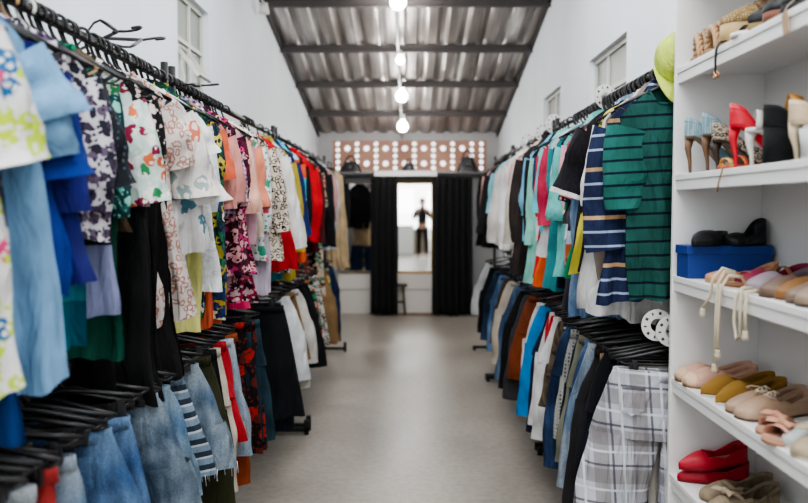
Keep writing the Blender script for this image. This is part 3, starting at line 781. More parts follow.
LEFT_LO = [
 (100, 'jeans', 'faded pale blue jeans with rust tint', ('denim', '#8fa3b8', '#c9ced2', 0), dict(L=.55, wh=.2)),
 (112, 'trousers', 'coral red trousers', pl('#b53f3c'), dict(L=.5, wh=.17)),
 (130, 'jeans', 'light stonewashed jeans', ('denim', '#6f8ba8', '#b9c5d0', 0), dict(L=.55, wh=.22, yaw=18)),
 (160, 'shorts', 'mid blue denim shorts with drawn thread', ('denim', '#3c5c85', '#7d9cc0', 0), dict(L=.38, wh=.25, t=.045, yaw=22, fray=1)),
 (178, 'skirt', 'bright blue denim skirt', ('denim', '#47699a', '#7f9fc6', 0), dict(L=.42, wh=.27, t=.05)),
 (198, 'shorts', 'blue grey acid-wash denim shorts', ('denim', '#46596e', '#a7b6c2', 0), dict(L=.38, wh=.25, t=.045, yaw=16)),
 (212, 'shorts', 'sky blue denim shorts with turn-ups', ('denim', '#5f7f9f', '#a9c0d2', 0), dict(L=.36, wh=.25, t=.04)),
 (222, 'shorts', 'grey slashed denim shorts', ('stripe', 'z', .045, [(0, '#8496a8'), (.45, '#c8d0d6'), (.6, '#33404d')]), dict(L=.36, wh=.25, t=.04, fray=1)),
 (234, 'shorts', 'ragged-hem light denim shorts', ('denim', '#5a7088', '#b4c2cc', 0), dict(L=.38, wh=.26, t=.045, fray=1, yaw=16)),
 (246, 'trousers', 'olive green wide trousers', pl('#3a3a26'), dict(L=.64, wh=.25, t=.05, yaw=18)),
 (247, 'skirt', 'black straight skirt', pl('#1c1c1f'), dict(L=.40, wh=.22)),
 (255, 'trousers', 'cream linen trousers', pl('#cfc3b2'), dict(L=.58, wh=.23, yaw=16)),
 (258, 'trousers', 'bright red slim trousers', pl('#b82b34'), dict(L=.42, wh=.21)),
 (264, 'jeans', 'very pale blue skinny jeans', ('denim', '#9bb0c4', '#cdd7df', 0), dict(L=.5, wh=.22, yaw=16)),
 (266, 'trousers', 'rust orange hem trousers', pl('#9c4a28'), dict(L=.66, wh=.16)),
 (283, 'skirt', 'black skirt with big red poppies', ('floral', '#1d1516', ['#1d1516', '#c0322c', '#241818', '#6b2a22'], 9, .42), dict(L=.62, wh=.24, t=.05)),
 (279, 'jeans', 'petrol blue tapered jeans', ('denim', '#1f3440', '#34505e', 0), dict(L=.6, wh=.2)),
 (303, 'skirt', 'large flared black leather-look skirt', pl('#16191b'), dict(L=.62, ww=.2, wh=.33, t=.09, yaw=20, de=.0)),
 (290, 'trousers', 'dark navy slacks', pl('#1b2230'), dict(L=.74, wh=.22)),
 (311, 'trousers', 'bright white wide trousers', pl('#e2e2e4'), dict(L=.52, wh=.28, t=.06, yaw=22)),
 (306, 'trousers', 'ivory cropped trousers', pl('#d6cfc2'), dict(L=.58, wh=.27)),
 (315, 'skirt', 'tan suede skirt', pl('#8a6c4c'), dict(L=.44, wh=.26)),
 (319, 'trousers', 'off-white loose trousers', pl('#cfcac3'), dict(L=.50, wh=.27, t=.05)),
 (322, 'trousers', 'jet black trousers', pl('#141416'), dict(L=.56, wh=.27, t=.05)),
 (327, 'trousers', 'black pleated trousers with white trim', ('stripe', 'x', .3, [(0, '#151517'), (.9, '#d8d5d0')]), dict(L=.6, wh=.27, t=.05)),
 (331, 'skirt', 'red and green flower skirt', ('floral', '#1b1b20', ['#c7453f', '#e4d9c4', '#3a8a5e'], 14, .48), dict(L=.5, wh=.27, t=.05)),
 (335, 'skirt', 'black and white print skirt', ('leopard', '#d9d3c8', '#1b191b', 24), dict(L=.56, wh=.27, t=.05)),
 (339, 'trousers', 'camel brown slacks', pl('#8f7350'), dict(L=.6, wh=.26, t=.05)),
 (343, 'skirt', 'multicoloured patchwork skirt', ('floral', '#222a45', ['#c94c4c', '#e5c46b', '#e6e1d8', '#5a8f6c'], 12, .5), dict(L=.66, wh=.26, t=.05)),
 (347, 'jeans', 'far-end indigo jeans', ('denim', '#1c2a48', '#304870', 0), dict(L=.72, wh=.26, t=.05)),
]
RIGHT_UP = [
 (614, 'tee', 'green tee with thin navy stripes', ('stripe', 'z', .045, [(0, '#27564f'), (.82, '#101c2c')]), dict(L=.74, ws=.20, wm=.20, wh=.205, sl=.30, r0=.085, r1=.07, ang=84, yaw=2, neck=.105, drop=.075, t=.035, fold=.014, dx=-.005, slv=('stripe', 'z', .04, [(0, '#2f6f66'), (.8, '#142438')]))),
 (597, 'shirt', 'navy shirt with white and tan stripes', ('stripe', 'z', .16, [(0, '#27304f'), (.2, '#aab8d0'), (.25, '#2a3350'), (.5, '#aab8d0'), (.55, '#27304f'), (.78, '#c9a377'), (.86, '#27304f')]), dict(L=.73, ws=.22, wh=.25, sl=.42, r0=.095, r1=.08, yaw=6)),
 (590, 'jacket', 'taupe open cardigan', pl('#8d8075'), dict(L=.52, sl=.55, r1=.05, yaw=16)),
 (585, 'tee', 'plain white long tee', pl('#dedcda'), dict(L=.83, sl=.3, wh=.23, yaw=8)),
 (583, 'shirt', 'grey-blue shirt with pale collar', ('plain', '#606780'), dict(L=.5, sl=.36, trim=pl('#cfcac2'))),
 (580, 'tank', 'lemon yellow vest', pl('#d8cd55'), dict(L=.62)),
 (571, 'jumper', 'black short-sleeved jumper', pl('#1d1b20'), dict(L=.6, sl=.26, r0=.1, r1=.09, yaw=16, ang=58, t=.045, cuff=pl('#e9e2df'))),
 (568, 'shirt', 'light blue denim shirt', ('denim', '#6f8fb5', '#9ab6d3', 0), dict(L=.76, sl=.5, wh=.25, t=.04)),
 (567, 'tee', 'salmon pink tee with navy cuffs', pl('#ee9580'), dict(L=.5, sl=.28, r1=.085, yaw=18, cuff=pl('#1f2440'))),
 (563, 'tee', 'charcoal grey tee', pl('#58555c'), dict(L=.46, sl=.28, r1=.08, yaw=14)),
 (560, 'tee', 'kelly green tee', pl('#1f8a5a'), dict(L=.64, sl=.3, r1=.09, wh=.27, t=.045, de=.02)),
 (558, 'tee', 'mustard and red blocked tee', ('block', [(0, '#b92b32'), (.3, '#d9a92c'), (.45, '#b92b32')]), dict(L=.52, sl=.3)),
 (551, 'tee', 'black tee with red and mint stripes', ('stripe', 'z', .12, [(0, '#1c1b22'), (.2, '#d23a48'), (.38, '#1c1b22'), (.5, '#dfe5e0'), (.64, '#1c1b22'), (.78, '#57a58c'), (.9, '#1c1b22')]), dict(L=.52, sl=.3, r0=.095, r1=.085, ang=60, yaw=18)),
 (548, 'tee', 'brown orange hem striped tee', ('block', [(0, '#37303c'), (.58, '#b9c8d6'), (.64, '#b65f32'), (.7, '#37303c')]), dict(L=.76, sl=.3, wh=.26)),
 (545, 'blouse', 'pale pink satin blouse', pl('#dcaab4'), dict(L=.6, sl=.3)),
 (541, 'tee', 'white tee with violet cuffs', pl('#e3e1e4'), dict(L=.5, sl=.32, r1=.085, yaw=18, cuff=pl('#2c2448'))),
 (540, 'shirt', 'aqua polo shirt', pl('#6bbab4'), dict(L=.66, sl=.34, r1=.085, wh=.27, t=.045)),
 (536, 'tee', 'navy tee with white chest band', ('block', [(0, '#1e2640'), (.28, '#dfe0e4'), (.36, '#1e2640')]), dict(L=.7, sl=.3, cuff=pl('#e5e3e1'))),
 (532, 'tee', 'deep teal long tee', pl('#2b7f83'), dict(L=.82, sl=.3, wh=.27)),
 (529, 'tee', 'raspberry and grey baseball tee', pl('#c9c6c8'), dict(L=.6, sl=.4, r1=.075, slv=pl('#b3304d'))),
 (526, 'tee', 'turquoise sports tee', pl('#58c0c9'), dict(L=.52, sl=.34, r1=.08, yaw=16)),
 (525, 'tee', 'orange and navy team tee', ('block', [(0, '#e5622c'), (.36, '#1d2c5c'), (.44, '#e2622f'), (.56, '#1e2746'), (.62, '#e5642f')]), dict(L=.74, sl=.34, wh=.27, t=.05)),
 (520, 'tee', 'tomato red tee', pl('#cf2730'), dict(L=.68, sl=.34, r1=.08, wh=.27, t=.05)),
 (518, 'tee', 'white tee with navy shoulder', pl('#e0e2e6'), dict(L=.54, sl=.34, slv=pl('#22305c'))),
 (514, 'shirt', 'seafoam green long shirt', pl('#86c7b6'), dict(L=.76, sl=.5, wh=.27, t=.05)),
 (511, 'jacket', 'black thin jacket', pl('#1e1c1d'), dict(L=.56, sl=.52)),
 (509, 'shirt', 'sky blue short-sleeved shirt', pl('#76afcb'), dict(L=.56, sl=.34)),
 (505, 'jacket', 'dark brown zip jacket', pl('#322a28'), dict(L=.74, sl=.56, t=.05)),
 (500, 'jacket', 'beige cotton jacket', pl('#cfc5b6'), dict(L=.68, sl=.58, r1=.06, yaw=16, t=.05)),
 (499, 'shirt', 'rose pink far shirt', pl('#d79c98'), dict(L=.74, sl=.4)),
 (493, 'jumper', 'thick white knit jumper', pl('#e6e2e0'), dict(L=.64, sl=.6, r1=.065, yaw=20, t=.06)),
 (489, 'shirt', 'ivory long-sleeved shirt', pl('#dad3cb'), dict(L=.6, sl=.6, r1=.06, yaw=16, t=.05)),
 (484, 'jumper', 'off-white hooded jumper', pl('#dedbd8'), dict(L=.66, sl=.6, r1=.065, yaw=22, t=.06)),
 (480, 'tee', 'light aqua far tee', pl('#8fd0da'), dict(L=.42, sl=.36, r1=.08, yaw=14, t=.05)),
 (476, 'jacket', 'charcoal far-end jacket', pl('#2a2627'), dict(L=.62, sl=.56, t=.05)),
 (473, 'blouse', 'dusty rose far-end blouse', pl('#c99a95'), dict(L=.5, sl=.36, t=.04)),
 (471, 'jacket', 'black far-end parka', pl('#151416'), dict(L=.72, sl=.56, t=.06)),
]
RIGHT_LO = [
 (590, 'trousers', 'grey and white plaid trousers', ('plaid', '#cdcdd6', '#857e7b', '#55505a', '#eeeef2', .13, .12), dict(L=.86, ww=.155, wh=.225, hem=.135, t=.05, yaw=8, splay=.04, dx=.03, roll=3)),
 (578, 'trousers', 'ecru cotton trousers', pl('#b9b2a8'), dict(L=.66, wh=.22, yaw=10)),
 (574, 'trousers', 'inky black trousers', pl('#141519'), dict(L=.62, wh=.23)),
 (568, 'jeans', 'black shiny jeans', pl('#1b1d24'), dict(L=.58, wh=.24, t=.04)),
 (569, 'trousers', 'fawn brown trousers', pl('#a98a68'), dict(L=.72, wh=.2)),
 (562, 'trousers', 'dark grey combat trousers', pl('#2c2a2c'), dict(L=.66, wh=.24)),
 (556, 'jeans', 'bleached light blue jeans', ('denim', '#7f97b0', '#c3ced8', 0), dict(L=.6, wh=.24, t=.04, yaw=12)),
 (552, 'jeans', 'mid blue straight jeans', ('denim', '#33507a', '#6a88ae', 0), dict(L=.62, wh=.24, t=.04)),
 (549, 'trousers', 'grey-green chinos', pl('#7c7c6b'), dict(L=.56, wh=.22)),
 (545, 'jeans', 'midnight navy jeans', ('denim', '#131f33', '#22395a', 0), dict(L=.64, wh=.25, t=.05)),
 (541, 'trousers', 'tweed grey speckled trousers', ('dots', '#a8a8a2', '#56564f', 60), dict(L=.5, wh=.22)),
 (537, 'jeans', 'dark indigo jeans', ('denim', '#1c2c48', '#3a557c', 0), dict(L=.66, wh=.25, t=.05)),
 (535, 'trousers', 'black track trousers with white chevrons', ('stripe', 'z', .04, [(0, '#222226'), (.7, '#d9d9dc')]), dict(L=.5, wh=.22)),
 (532, 'shorts', 'brown camouflage shorts', ('tie', ['#3a3029', '#6a5b48', '#2a2623'], 12.0), dict(L=.42, wh=.24, t=.05)),
 (527, 'trousers', 'clean white trousers', pl('#dddcdb'), dict(L=.62, wh=.25, t=.05, yaw=16)),
 (528, 'trousers', 'crimson waist trousers', pl('#c3242f'), dict(L=.46, wh=.22)),
 (523, 'trousers', 'white trousers with red side stripe', ('stripe', 'x', .14, [(0, '#dcdad8'), (.6, '#b83038'), (.75, '#dcdad8')]), dict(L=.6, wh=.24, t=.04)),
 (521, 'trousers', 'dark navy joggers', pl('#1a2034'), dict(L=.64, wh=.25, t=.05)),
 (516, 'trousers', 'bright azure blue trousers', pl('#1f86c9'), dict(L=.62, wh=.26, t=.06, yaw=20)),
 (512, 'trousers', 'vanilla white trousers', pl('#d9d6d0'), dict(L=.58, wh=.25, t=.05)),
 (507, 'trousers', 'burnt rust trousers', pl('#74391f'), dict(L=.52, wh=.25, t=.05)),
 (505, 'trousers', 'graphite grey trousers', pl('#3b3a3d'), dict(L=.66, wh=.25, t=.05)),
 (500, 'trousers', 'wide black trousers', pl('#161617'), dict(L=.64, wh=.27, t=.06, yaw=16)),
 (495, 'jeans', 'slate blue jeans', ('denim', '#3e5878', '#6f8aa6', 0), dict(L=.68, wh=.26, t=.05)),
 (490, 'trousers', 'light beige chinos', pl('#c4b8a6'), dict(L=.62, wh=.28, t=.07, yaw=20)),
 (487, 'trousers', 'chocolate brown trousers', pl('#4b3d30'), dict(L=.5, wh=.26, t=.06)),
 (483, 'jeans', 'steel blue jeans', ('denim', '#4a6a92', '#7f9dc0', 0), dict(L=.62, wh=.26, t=.06)),
 (479, 'jeans', 'far dark denim jeans', ('denim', '#1d2b40', '#3a5270', 0), dict(L=.6, wh=.26, t=.06)),
 (475, 'trousers', 'far black slacks', pl('#121315'), dict(L=.6, wh=.26, t=.06)),
 (472, 'trousers', 'far pale grey trousers', pl('#c4c4c4'), dict(L=.5, wh=.27, t=.06, yaw=20)),
]
run('L', 'U', LEFT_UP, .60)
run('L', 'D', LEFT_LO, .60)
run('R', 'U', RIGHT_UP, .57)
run('R', 'D', RIGHT_LO, .56)

# empty hangers crowding the rails
for k in range(26):
    hanger((RAIL['L']+rnd.uniform(-.01, .02), 1.12+k*.062+rnd.uniform(-.01, .01), LO), R(rnd.uniform(2, 24)),
           'empty black hanger in the crowded row at the near end of the left lower rail', 'clip', group='empty hangers on the left lower rail', same=True, ry=R(rnd.uniform(-5, 9)))
for k in range(34):
    hanger((RAIL['L'], 1.15+k*.075, UP), R(rnd.uniform(28, 42)), 'empty black hanger squeezed between garments on the left upper rail', 'top',
           group='empty hangers on the left upper rail', same=True)
for k in range(16):
    hanger((RAIL['R'], 2.66+k*.075, LO), R(-rnd.uniform(2, 24)), 'empty black hanger squeezed between trousers on the right lower rail', 'clip',
           group='empty hangers on the right lower rail', same=True, ry=R(rnd.uniform(-6, 6)))
for k in range(22):
    hanger((RAIL['R'], 2.72+k*.07, UP), R(-rnd.uniform(28, 42)), 'empty black hanger squeezed between garments on the right upper rail', 'top',
           group='empty hangers on the right upper rail', same=True)
hanger((RAIL['L'], 1.88, UP), R(35), 'white hanger with its pale hook standing out on the near left upper rail', 'top', M_hangw)
hanger((RAIL['L'], 1.80, UP), R(35), 'tan hanger with its amber hook on the near left upper rail', 'top', M_hangt)
def loose(loc, zl, xl, label):
    t = hanger(loc, 0, label, 'top', M_hang, group='hangers lying on top of the left upper rail')
    z = Vector(zl).normalized(); x = Vector(xl); x = (x - z*x.dot(z)).normalized(); y = z.cross(x)
    m = Matrix((x, y, z)).transposed()
    t.rotation_euler = m.to_euler()
loose((-.825, 2.62, 2.045), (.80, .50, .18), (-.45, -.85, -.28), 'loose black hanger on top of the left rail, its hook pointing down the aisle')
loose((-.86, 2.50, 2.05), (.78, .50, .26), (-.5, -.85, -.22), 'loose black hanger lying on the left rail, just behind the one with the open hook')
loose((-.815, 3.3, 2.0), (.80, .45, .12), (-.4, -.9, -.15), 'loose black hanger lying on the left rail in front of the wall window')

# size rings
def ring(loc, rz, r, label, group):
    t = thing('size_ring', label, 'size divider', loc, (0, 0, rz), group)
    MB().lathe([(r*.42, -.0015), (r, -.0015), (r, .0015), (r*.42, .0015), (r*.42, -.0015)], 32, 'y').build('disc', M_hangw, t, smooth=False)
    m = MB()
    for k in range(10):
        a = 2*math.pi*k/10+.1; c = Vector((math.cos(a)*r*.76, -.0022, math.sin(a)*r*.76)); d = Vector((math.cos(a), 0, math.sin(a))); n_ = Vector((-d.z, 0, d.x))
        w_, h_ = r*(.05 if k % 2 else .09), r*.09
        m.add([c+n_*w_+d*h_, c-n_*w_+d*h_, c-n_*w_-d*h_, c+n_*w_-d*h_], [(0, 1, 2, 3)])
    m.build('printed_marks', simple('ring_print', '#3a3a3c', .6), t, smooth=False)
ring((.80, 2.60, 1.115), 0, .052, 'white round size divider ring on the right lower rail, left of its twin', 'size divider rings')
ring((.84, 2.575, 1.10), 0, .052, 'white round size divider ring on the right lower rail, against the shoe shelves', 'size divider rings')
ring((.86, 3.60, 1.99), R(20), .055, 'white size divider ring on the right upper rail, nearest to the camera', 'size divider rings')
ring((.86, 4.88, 2.0), R(20), .06, 'white size divider ring on the right upper rail by the rack joint', 'size divider rings')
ring((.86, 5.3, 1.99), R(20), .06, 'white size divider ring on the right upper rail, just beyond the rack joint', 'size divider rings')
ring((.86, 6.0, 1.99), R(20), .06, 'white size divider ring farthest along the right upper rail', 'size divider rings')

# cap hung on the right rail
M_cap = fabric(('plain', '#d6e56a'))
cp = thing('baseball_cap', 'neon yellow-green baseball cap hung on the right rail beside the shoe shelves', 'cap', (.865, 2.635, 1.965), (R(-12), 0, R(-12)))
def crown(a, v):
    th = 2*math.pi*a; ph = v*math.pi/2
    return (.088*math.sin(ph)*math.cos(th), -.02-.11*math.cos(ph), .095*math.sin(ph)*math.sin(th)+.01)
MB().grid(crown, 33, 10).build('crown', M_cap, cp, weld=.0005, solid=.003)
def brim(a, v):
    th = R(200+140*a); rr = 1+.95*v*math.sin(math.pi*a)**.6
    return (.09*math.cos(th)*(1+.1*v), -.02-.03*math.sin(math.pi*a)*v-.012, .01+.097*math.sin(th)*rr)
MB().grid(brim, 20, 6).build('brim', M_cap, cp, solid=.004)
cp.scale = (.88, .88, .88)
MB().lathe([(.001, -.134), (.007, -.133), (.008, -.129), (.001, -.127)], 10, 'y', (0, 0, .01)).build('button', M_cap, cp)

# ------------------------------------------------------------------ shoe shelf unit
SX0, SX1, SY0, SY1 = .812, 1.09, 1.28, 2.515
SH = [.66, .966, 1.287, 1.60, 1.926, 2.26]
su = thing('shoe_shelf_unit', 'white laminate open shelf unit full of shoes at the right edge', 'shelf unit', (SX0, (SY0+SY1)/2, 0))
def sb(name, x0, x1, y0, y1, z0, z1, par=su, bev=.002):
    yc = (SY0+SY1)/2
    return MB().box(x0-SX0, x1-SX0, y0-yc, y1-yc, z0, z1).build(name, M_white, par, smooth=False, bevel=bev)
sb('side_panel', SX0, SX1, SY1-.018, SY1, 0, 2.6); sb('side_panel', SX0, SX1, SY0, SY0+.018, 0, 2.6)
sb('back_panel', SX1-.006, SX1, SY0+.018, SY1-.018, .05, 2.6)
for z in [.34]+SH:
    s_ = sb('shelf', SX0+.002, SX1-.006, SY0+.018, SY1-.018, z-.018, z)
    sb('front_lip', SX0+.006, SX0+.022, SY0+.018, SY1-.018, z-.048, z-.0175, s_)
sb('top_panel', SX0, SX1, SY0, SY1, 2.6, 2.618); sb('plinth', SX0+.01, SX0+.025, SY0+.018, SY1-.018, 0, .07)

# ------------------------------------------------------------------ shoes
def shoe(loc, rz, label, up, sole, kind='flat', L=.235, W=.075, heel=0.0, heel_t='stiletto', toe='round', o0=.36, o1=.9, hv=.045, hb=.055, group=None,
         inner='#b59f86', straps=(), lace=None, bow=None, tilt=(0, 0), platform=0, gloss=.5, cat='shoe', toecap=None, thick=.011, name=None, braid=False):
    """toe points to local +x, origin under the ball of the foot; parts: sole, upper, insole, heel ..."""
    name = name or {'flat': 'flat_shoe', 'heel': 'high_heeled_shoe', 'sandal': 'sandal'}[kind]
    g = thing(name, label, cat, loc, (tilt[0], tilt[1], rz), group)
    mu = fabric(up) if isinstance(up, tuple) else simple('leather'+up, up, gloss, bump=.15, bscale=90, var=.08)
    ms = simple('sole'+sole, sole, .6, var=.05); mi = simple('insole'+inner, inner, .8, var=.05)
    def wid(s):      # s 0 toe .. 1 heel
        e = math.sqrt(max(0, 1-(1-min(1, s/.16))**2)) if toe == 'round' else min(1, s/.30)**.75
        e2 = math.sqrt(max(0, 1-max(0, (s-.86)/.14)**2))
        return W/2*e*e2*(1-.25*max(0, min(1, (s-.35)/.35)))
    def base(s):
        q = max(0, min(1, (s-.28)/.6)); q = q*q*(3-2*q)
        return platform + heel*q
    X_ = lambda s: L*(.5-s)*(1 if heel < .05 else math.cos(min(.5, heel*2.5*.5)))
    S = [0, .015, .04, .08, .13, .19, .26, .33, .40, .5, .6, .7, .8, .86, .9, .94, .97, .99, 1.0]
    m = MB(); n = 9; vs, fs = [], []
    def yo(s): return .006*math.sin(math.pi*s)*(1)
    for s in S:
        for zz in (0, thick):
            for j in range(n):
                vs.append((X_(s), wid(s)*(-1+2*j/(n-1))*1.03+yo(s), base(s)+zz if not (platform and zz == 0) else (max(0, base(s)-platform) if True else 0)))
    for i in range(len(S)-1):
        a, b = i*2*n, (i+1)*2*n
        for j in range(n-1):
            fs += [(a+j, a+j+1, b+j+1, b+j), (a+n+j, b+n+j, b+n+j+1, a+n+j+1)]
        fs += [(a, b, b+n, a+n), (a+n-1, a+2*n-1, b+2*n-1, b+n-1)]
    m.add(vs, fs); m.build('sole', ms, g)
    MB().grid(lambda a, v: (X_(.03+.94*v), wid(.03+.94*v)*(-1+2*a)*.93+yo(v), base(.03+.94*v)+thick+.0015), 7, 18).build('insole', mi, g)
    if kind in ('flat', 'heel'):
        na = 17
        def hh(s):
            if s < o0: return lerp(.016, hv, math.sin(min(1, s/o0)*math.pi/2))
            return lerp(hv*.9, hv*.58, (s-o0)/(.62-o0)) if s < .62 else lerp(hv*.58, hb, ((s-.62)/.38)**.8)
        S2 = [.0, .02, .05, .09, .14, .2, .27, .33, o0, o0+.05, .5, .6, .7, .8, .87, .92, .955, .98, 1.0]
        def fn(a, v):
            s = S2[int(round(v*(len(S2)-1)))]; t = math.pi*a
            w_ = wid(s)
            h_ = hh(s)
            if s <= o0: y = -w_*math.cos(t); z = h_*math.sin(t)**.75
            else:
                # walls that lean in slightly, open top
                c = math.cos(t); q = 1-abs(c); lim = .3
                qq = min(q, lim)/lim
                y = -math.copysign(w_*(1-.12*qq), c); z = h_*qq*1.0
            return (X_(s), y*1.02+yo(s), base(s)+thick*.6+z)
        def skip(i, j):
            if S2[j+1] <= o0+.001: return False
            a0, a1 = i/(na-1), (i+1)/(na-1)
            q = 1-abs(math.cos(math.pi*(a0+a1)/2))
            return q > .36 and S2[j] >= o0-.001
        u = MB(); u.grid(fn, na, len(S2), skip); uo = u.build('upper', mu, g, weld=.0004, solid=.0022)
        # padded top edge
        e = [fn(.22, k/(len(S2)-1)) for k in range(8, len(S2))]; e2 = [fn(.78, k/(len(S2)-1)) for k in range(8, len(S2))]
        e[-1] = (e[-1][0], yo(1), e[-1][2]); pts = e + e2[::-1][1:] ; vamp = [fn(a, 8/(len(S2)-1)) for a in (.7, .6, .5, .4, .3)]
        MB().tube(pts+vamp+[pts[0]], .0022, 6, caps=False).build('topline', mu, g)
        if toecap:
            MB().grid(lambda a, v: (X_(v*.13)+.001, -wid(v*.13)*math.cos(math.pi*a)*1.05, base(0)+thick*.6+(hh(v*.13)+.002)*math.sin(math.pi*a)**.75), 13, 6).build('toe_cap', simple('cap'+toecap, toecap, .6), g, solid=.002)
    for (s0, s1, h_, c) in straps:
        mc = simple('strap'+c, c, .45, bump=.1)
        def sf(a, v, s0=s0, s1=s1, h_=h_):
            s = lerp(s0, s1, v); t = math.pi*a
            return (X_(s)+.004*math.sin(t), -wid(s)*1.06*math.cos(t)+yo(s), base(s)+thick*.5+h_*math.sin(t)**.8)
        if braid:
            bm_ = MB()
            for q in range(3):
                pts_ = [Vector(sf(k/20, .5)) + Vector((.007*math.sin(k*1.1+q*2.1), 0, .007*math.cos(k*1.1+q*2.1))) for k in range(21)]
                bm_.tube(pts_, .0062, 6)
            bm_.build('strap', mc, g)
            continue
        MB().grid(sf, 15, 3).build('strap', mc, g, solid=.0025)
    if heel > .02:
        xh = X_(.93); hz = base(.95)
        if heel_t == 'stiletto':
            MB().tube([(xh, 0, hz+.004), (xh-.004, 0, hz*.72), (xh+.002, 0, hz*.35), (xh+.004, 0, 0)], [.015, .0095, .0055, .0045], 10).build('heel', simple('heel'+sole, sole, .5, var=.05), g)
        elif heel_t == 'block':
            h = MB(); h.tube([(xh+.004, 0, hz+.004), (xh+.004, 0, hz*.5), (xh+.006, 0, 0)], [.027, .023, .024], 12); h.build('heel', mu, g)
        elif heel_t == 'wedge':
            def wf(a, v):
                s = lerp(.3, .99, v); b = base(s)
                side = a*2-1
                return (X_(s), wid(s)*side*.98, 0)
            w_ = MB(); vs, fs = [], []; SS = [.28+.71*k/12 for k in range(13)]
            for s in SS:
                for zz in (0, base(s)+.002):
                    for sd_ in (-1, 1): vs.append((X_(s), wid(s)*sd_*.98+yo(s), zz))
            for i in range(12):
                a, b = i*4, i*4+4
                fs += [(a, a+1, b+1, b), (a+2, b+2, b+3, a+3), (a, b, b+2, a+2), (a+1, a+3, b+3, b+1)]
            fs += [(0, 2, 3, 1), (48, 49, 51, 50)]
            w_.add(vs, fs); w_.build('wedge_heel', mu, g)
    if lace:
        lm = simple('lace'+lace, lace, .8); l = MB()
        for k in range(4):
            s = o0-.03-.055*k+.06; zt = base(s)+thick+hv*.98-.004*k
            l.tube([(X_(s), -.014, zt-.004), (X_(s+.03), .0, zt+.004), (X_(s+.05), .014, zt-.002)], .0016, 5)
            l.tube([(X_(s), .014, zt-.004), (X_(s+.03), .0, zt+.004), (X_(s+.05), -.014, zt-.002)], .0016, 5)
        for sg in (-1, 1):
            l.tube([(X_(o0-.02), 0, base(o0)+hv+thick+.002)]+[(X_(o0-.02)+.022*math.sin(t_), sg*(.008+.02*math.sin(t_/2)), base(o0)+hv+thick+.006-.016*(t_/3.1)) for t_ in (.6, 1.2, 1.8, 2.4, 3.1)], .0015, 5)
        l.build('lace', lm, g)
    if bow:
        b = MB(); mb_ = simple('bow'+bow, bow, .6, bump=.1); s = .2; zt = base(s)+thick+(hv if kind == 'flat' else .03)*.9
        for sg in (-1, 1):
            b.grid(lambda a, v: (X_(s)+.028*(a-.5)*(0.35+v), sg*(.002+.034*v), zt+.009*math.sin(math.pi*a)*(1-.3*v)+.004), 7, 6)
        b.lathe([(.001, -.008), (.008, -.006), (.009, 0), (.008, .006), (.001, .008)], 10, 'x', (X_(s), 0, zt+.007))
        b.build('bow', mb_, g, solid=.0015)
    return g
def sh_at(toe_px, toex, zshelf, ang=180, L=.235, dz=0):
    """put a shoe so its toe is at lateral `toex` on the shelf"""
    y = F*toex/(toe_px-412)
    a = R(ang)
    return (toex - math.cos(a)*L/2, min(y - math.sin(a)*L/2, 2.452 - abs(math.sin(a))*L*.45), zshelf+dz+.0005), a
def put(px, toex, zs, ang, label, up, sole, **kw):
    L = kw.get('L', .235); loc, a = sh_at(px, toex, zs, ang, L, kw.pop('dz', 0))
    return shoe(loc, a, label, up, sole, L=L, **{k: v for k, v in kw.items() if k != 'L'})
# shelf D (fourth): flats with toes to the aisle
D = SH[1]; gD = 'flat shoes on the fourth shelf'
put(677, .81, D, 182, 'blush beige espadrille flat with plum lining, farthest pair, at the shelf corner', '#c79c86', '#8a6a4c', hv=.05, group=gD, inner='#5b3a42', toecap='#c9ab8d')
put(686, .81, D, 190, 'blush beige espadrille flat with plum lining, in front of its corner mate', '#c79c86', '#8a6a4c', hv=.05, group=gD, inner='#5b3a42', toecap='#d6b294')
put(703, .815, D, 194, 'mustard suede flat with white sole edge, beside the blush espadrille', '#8f6a2c', '#e0dfdb', hv=.052, group=gD, inner='#57451f', gloss=.9, toe='point')
put(718, .82, D, 200, 'mustard suede flat with white sole edge, beside the beige lace-up shoe', '#94702f', '#e0dfdb', hv=.055, group=gD, inner='#57451f', gloss=.9, toe='point')
put(731, .82, D, 196, 'beige perforated lace-up shoe touching the mustard flats', '#a98c76', '#6b5346', hv=.05, group=gD, lace='#d6c4ae', inner='#7a5f58', o0=.42)
put(741, .82, D, 200, 'beige perforated lace-up shoe beside the knotted pink sandal', '#b2947c', '#5a463c', hv=.05, group=gD, lace='#d9c8b3', inner='#7a5f58', o0=.42)
put(763, .815, D, 196, 'dusty pink knotted slide beside the beige lace-up shoes', '#bb8b76', '#b58468', kind='sandal', straps=((.12, .32, .034, '#bf8d78'),), bow='#c59078', group='knotted slides', inner='#b98f7a', W=.08)
put(770, .80, D, 200, 'dusty pink knotted slide nearer the camera than its mate', '#bb8b76', '#b58468', kind='sandal', straps=((.12, .32, .034, '#bf8d78'),), bow='#c59078', group='knotted slides', inner='#b98f7a', W=.08)
put(790, .83, D, 198, 'pale grey loafer with dark inside behind the fringed flat', '#b9bab8', '#d7d5cf', hv=.05, group=gD, inner='#3c3a38')
put(800, .815, D, 200, 'beige flat with fringed toe at the right edge of the picture', '#a8977d', '#cfc7b4', hv=.045, group=gD, inner='#6b5c4a', bow='#b5a283')
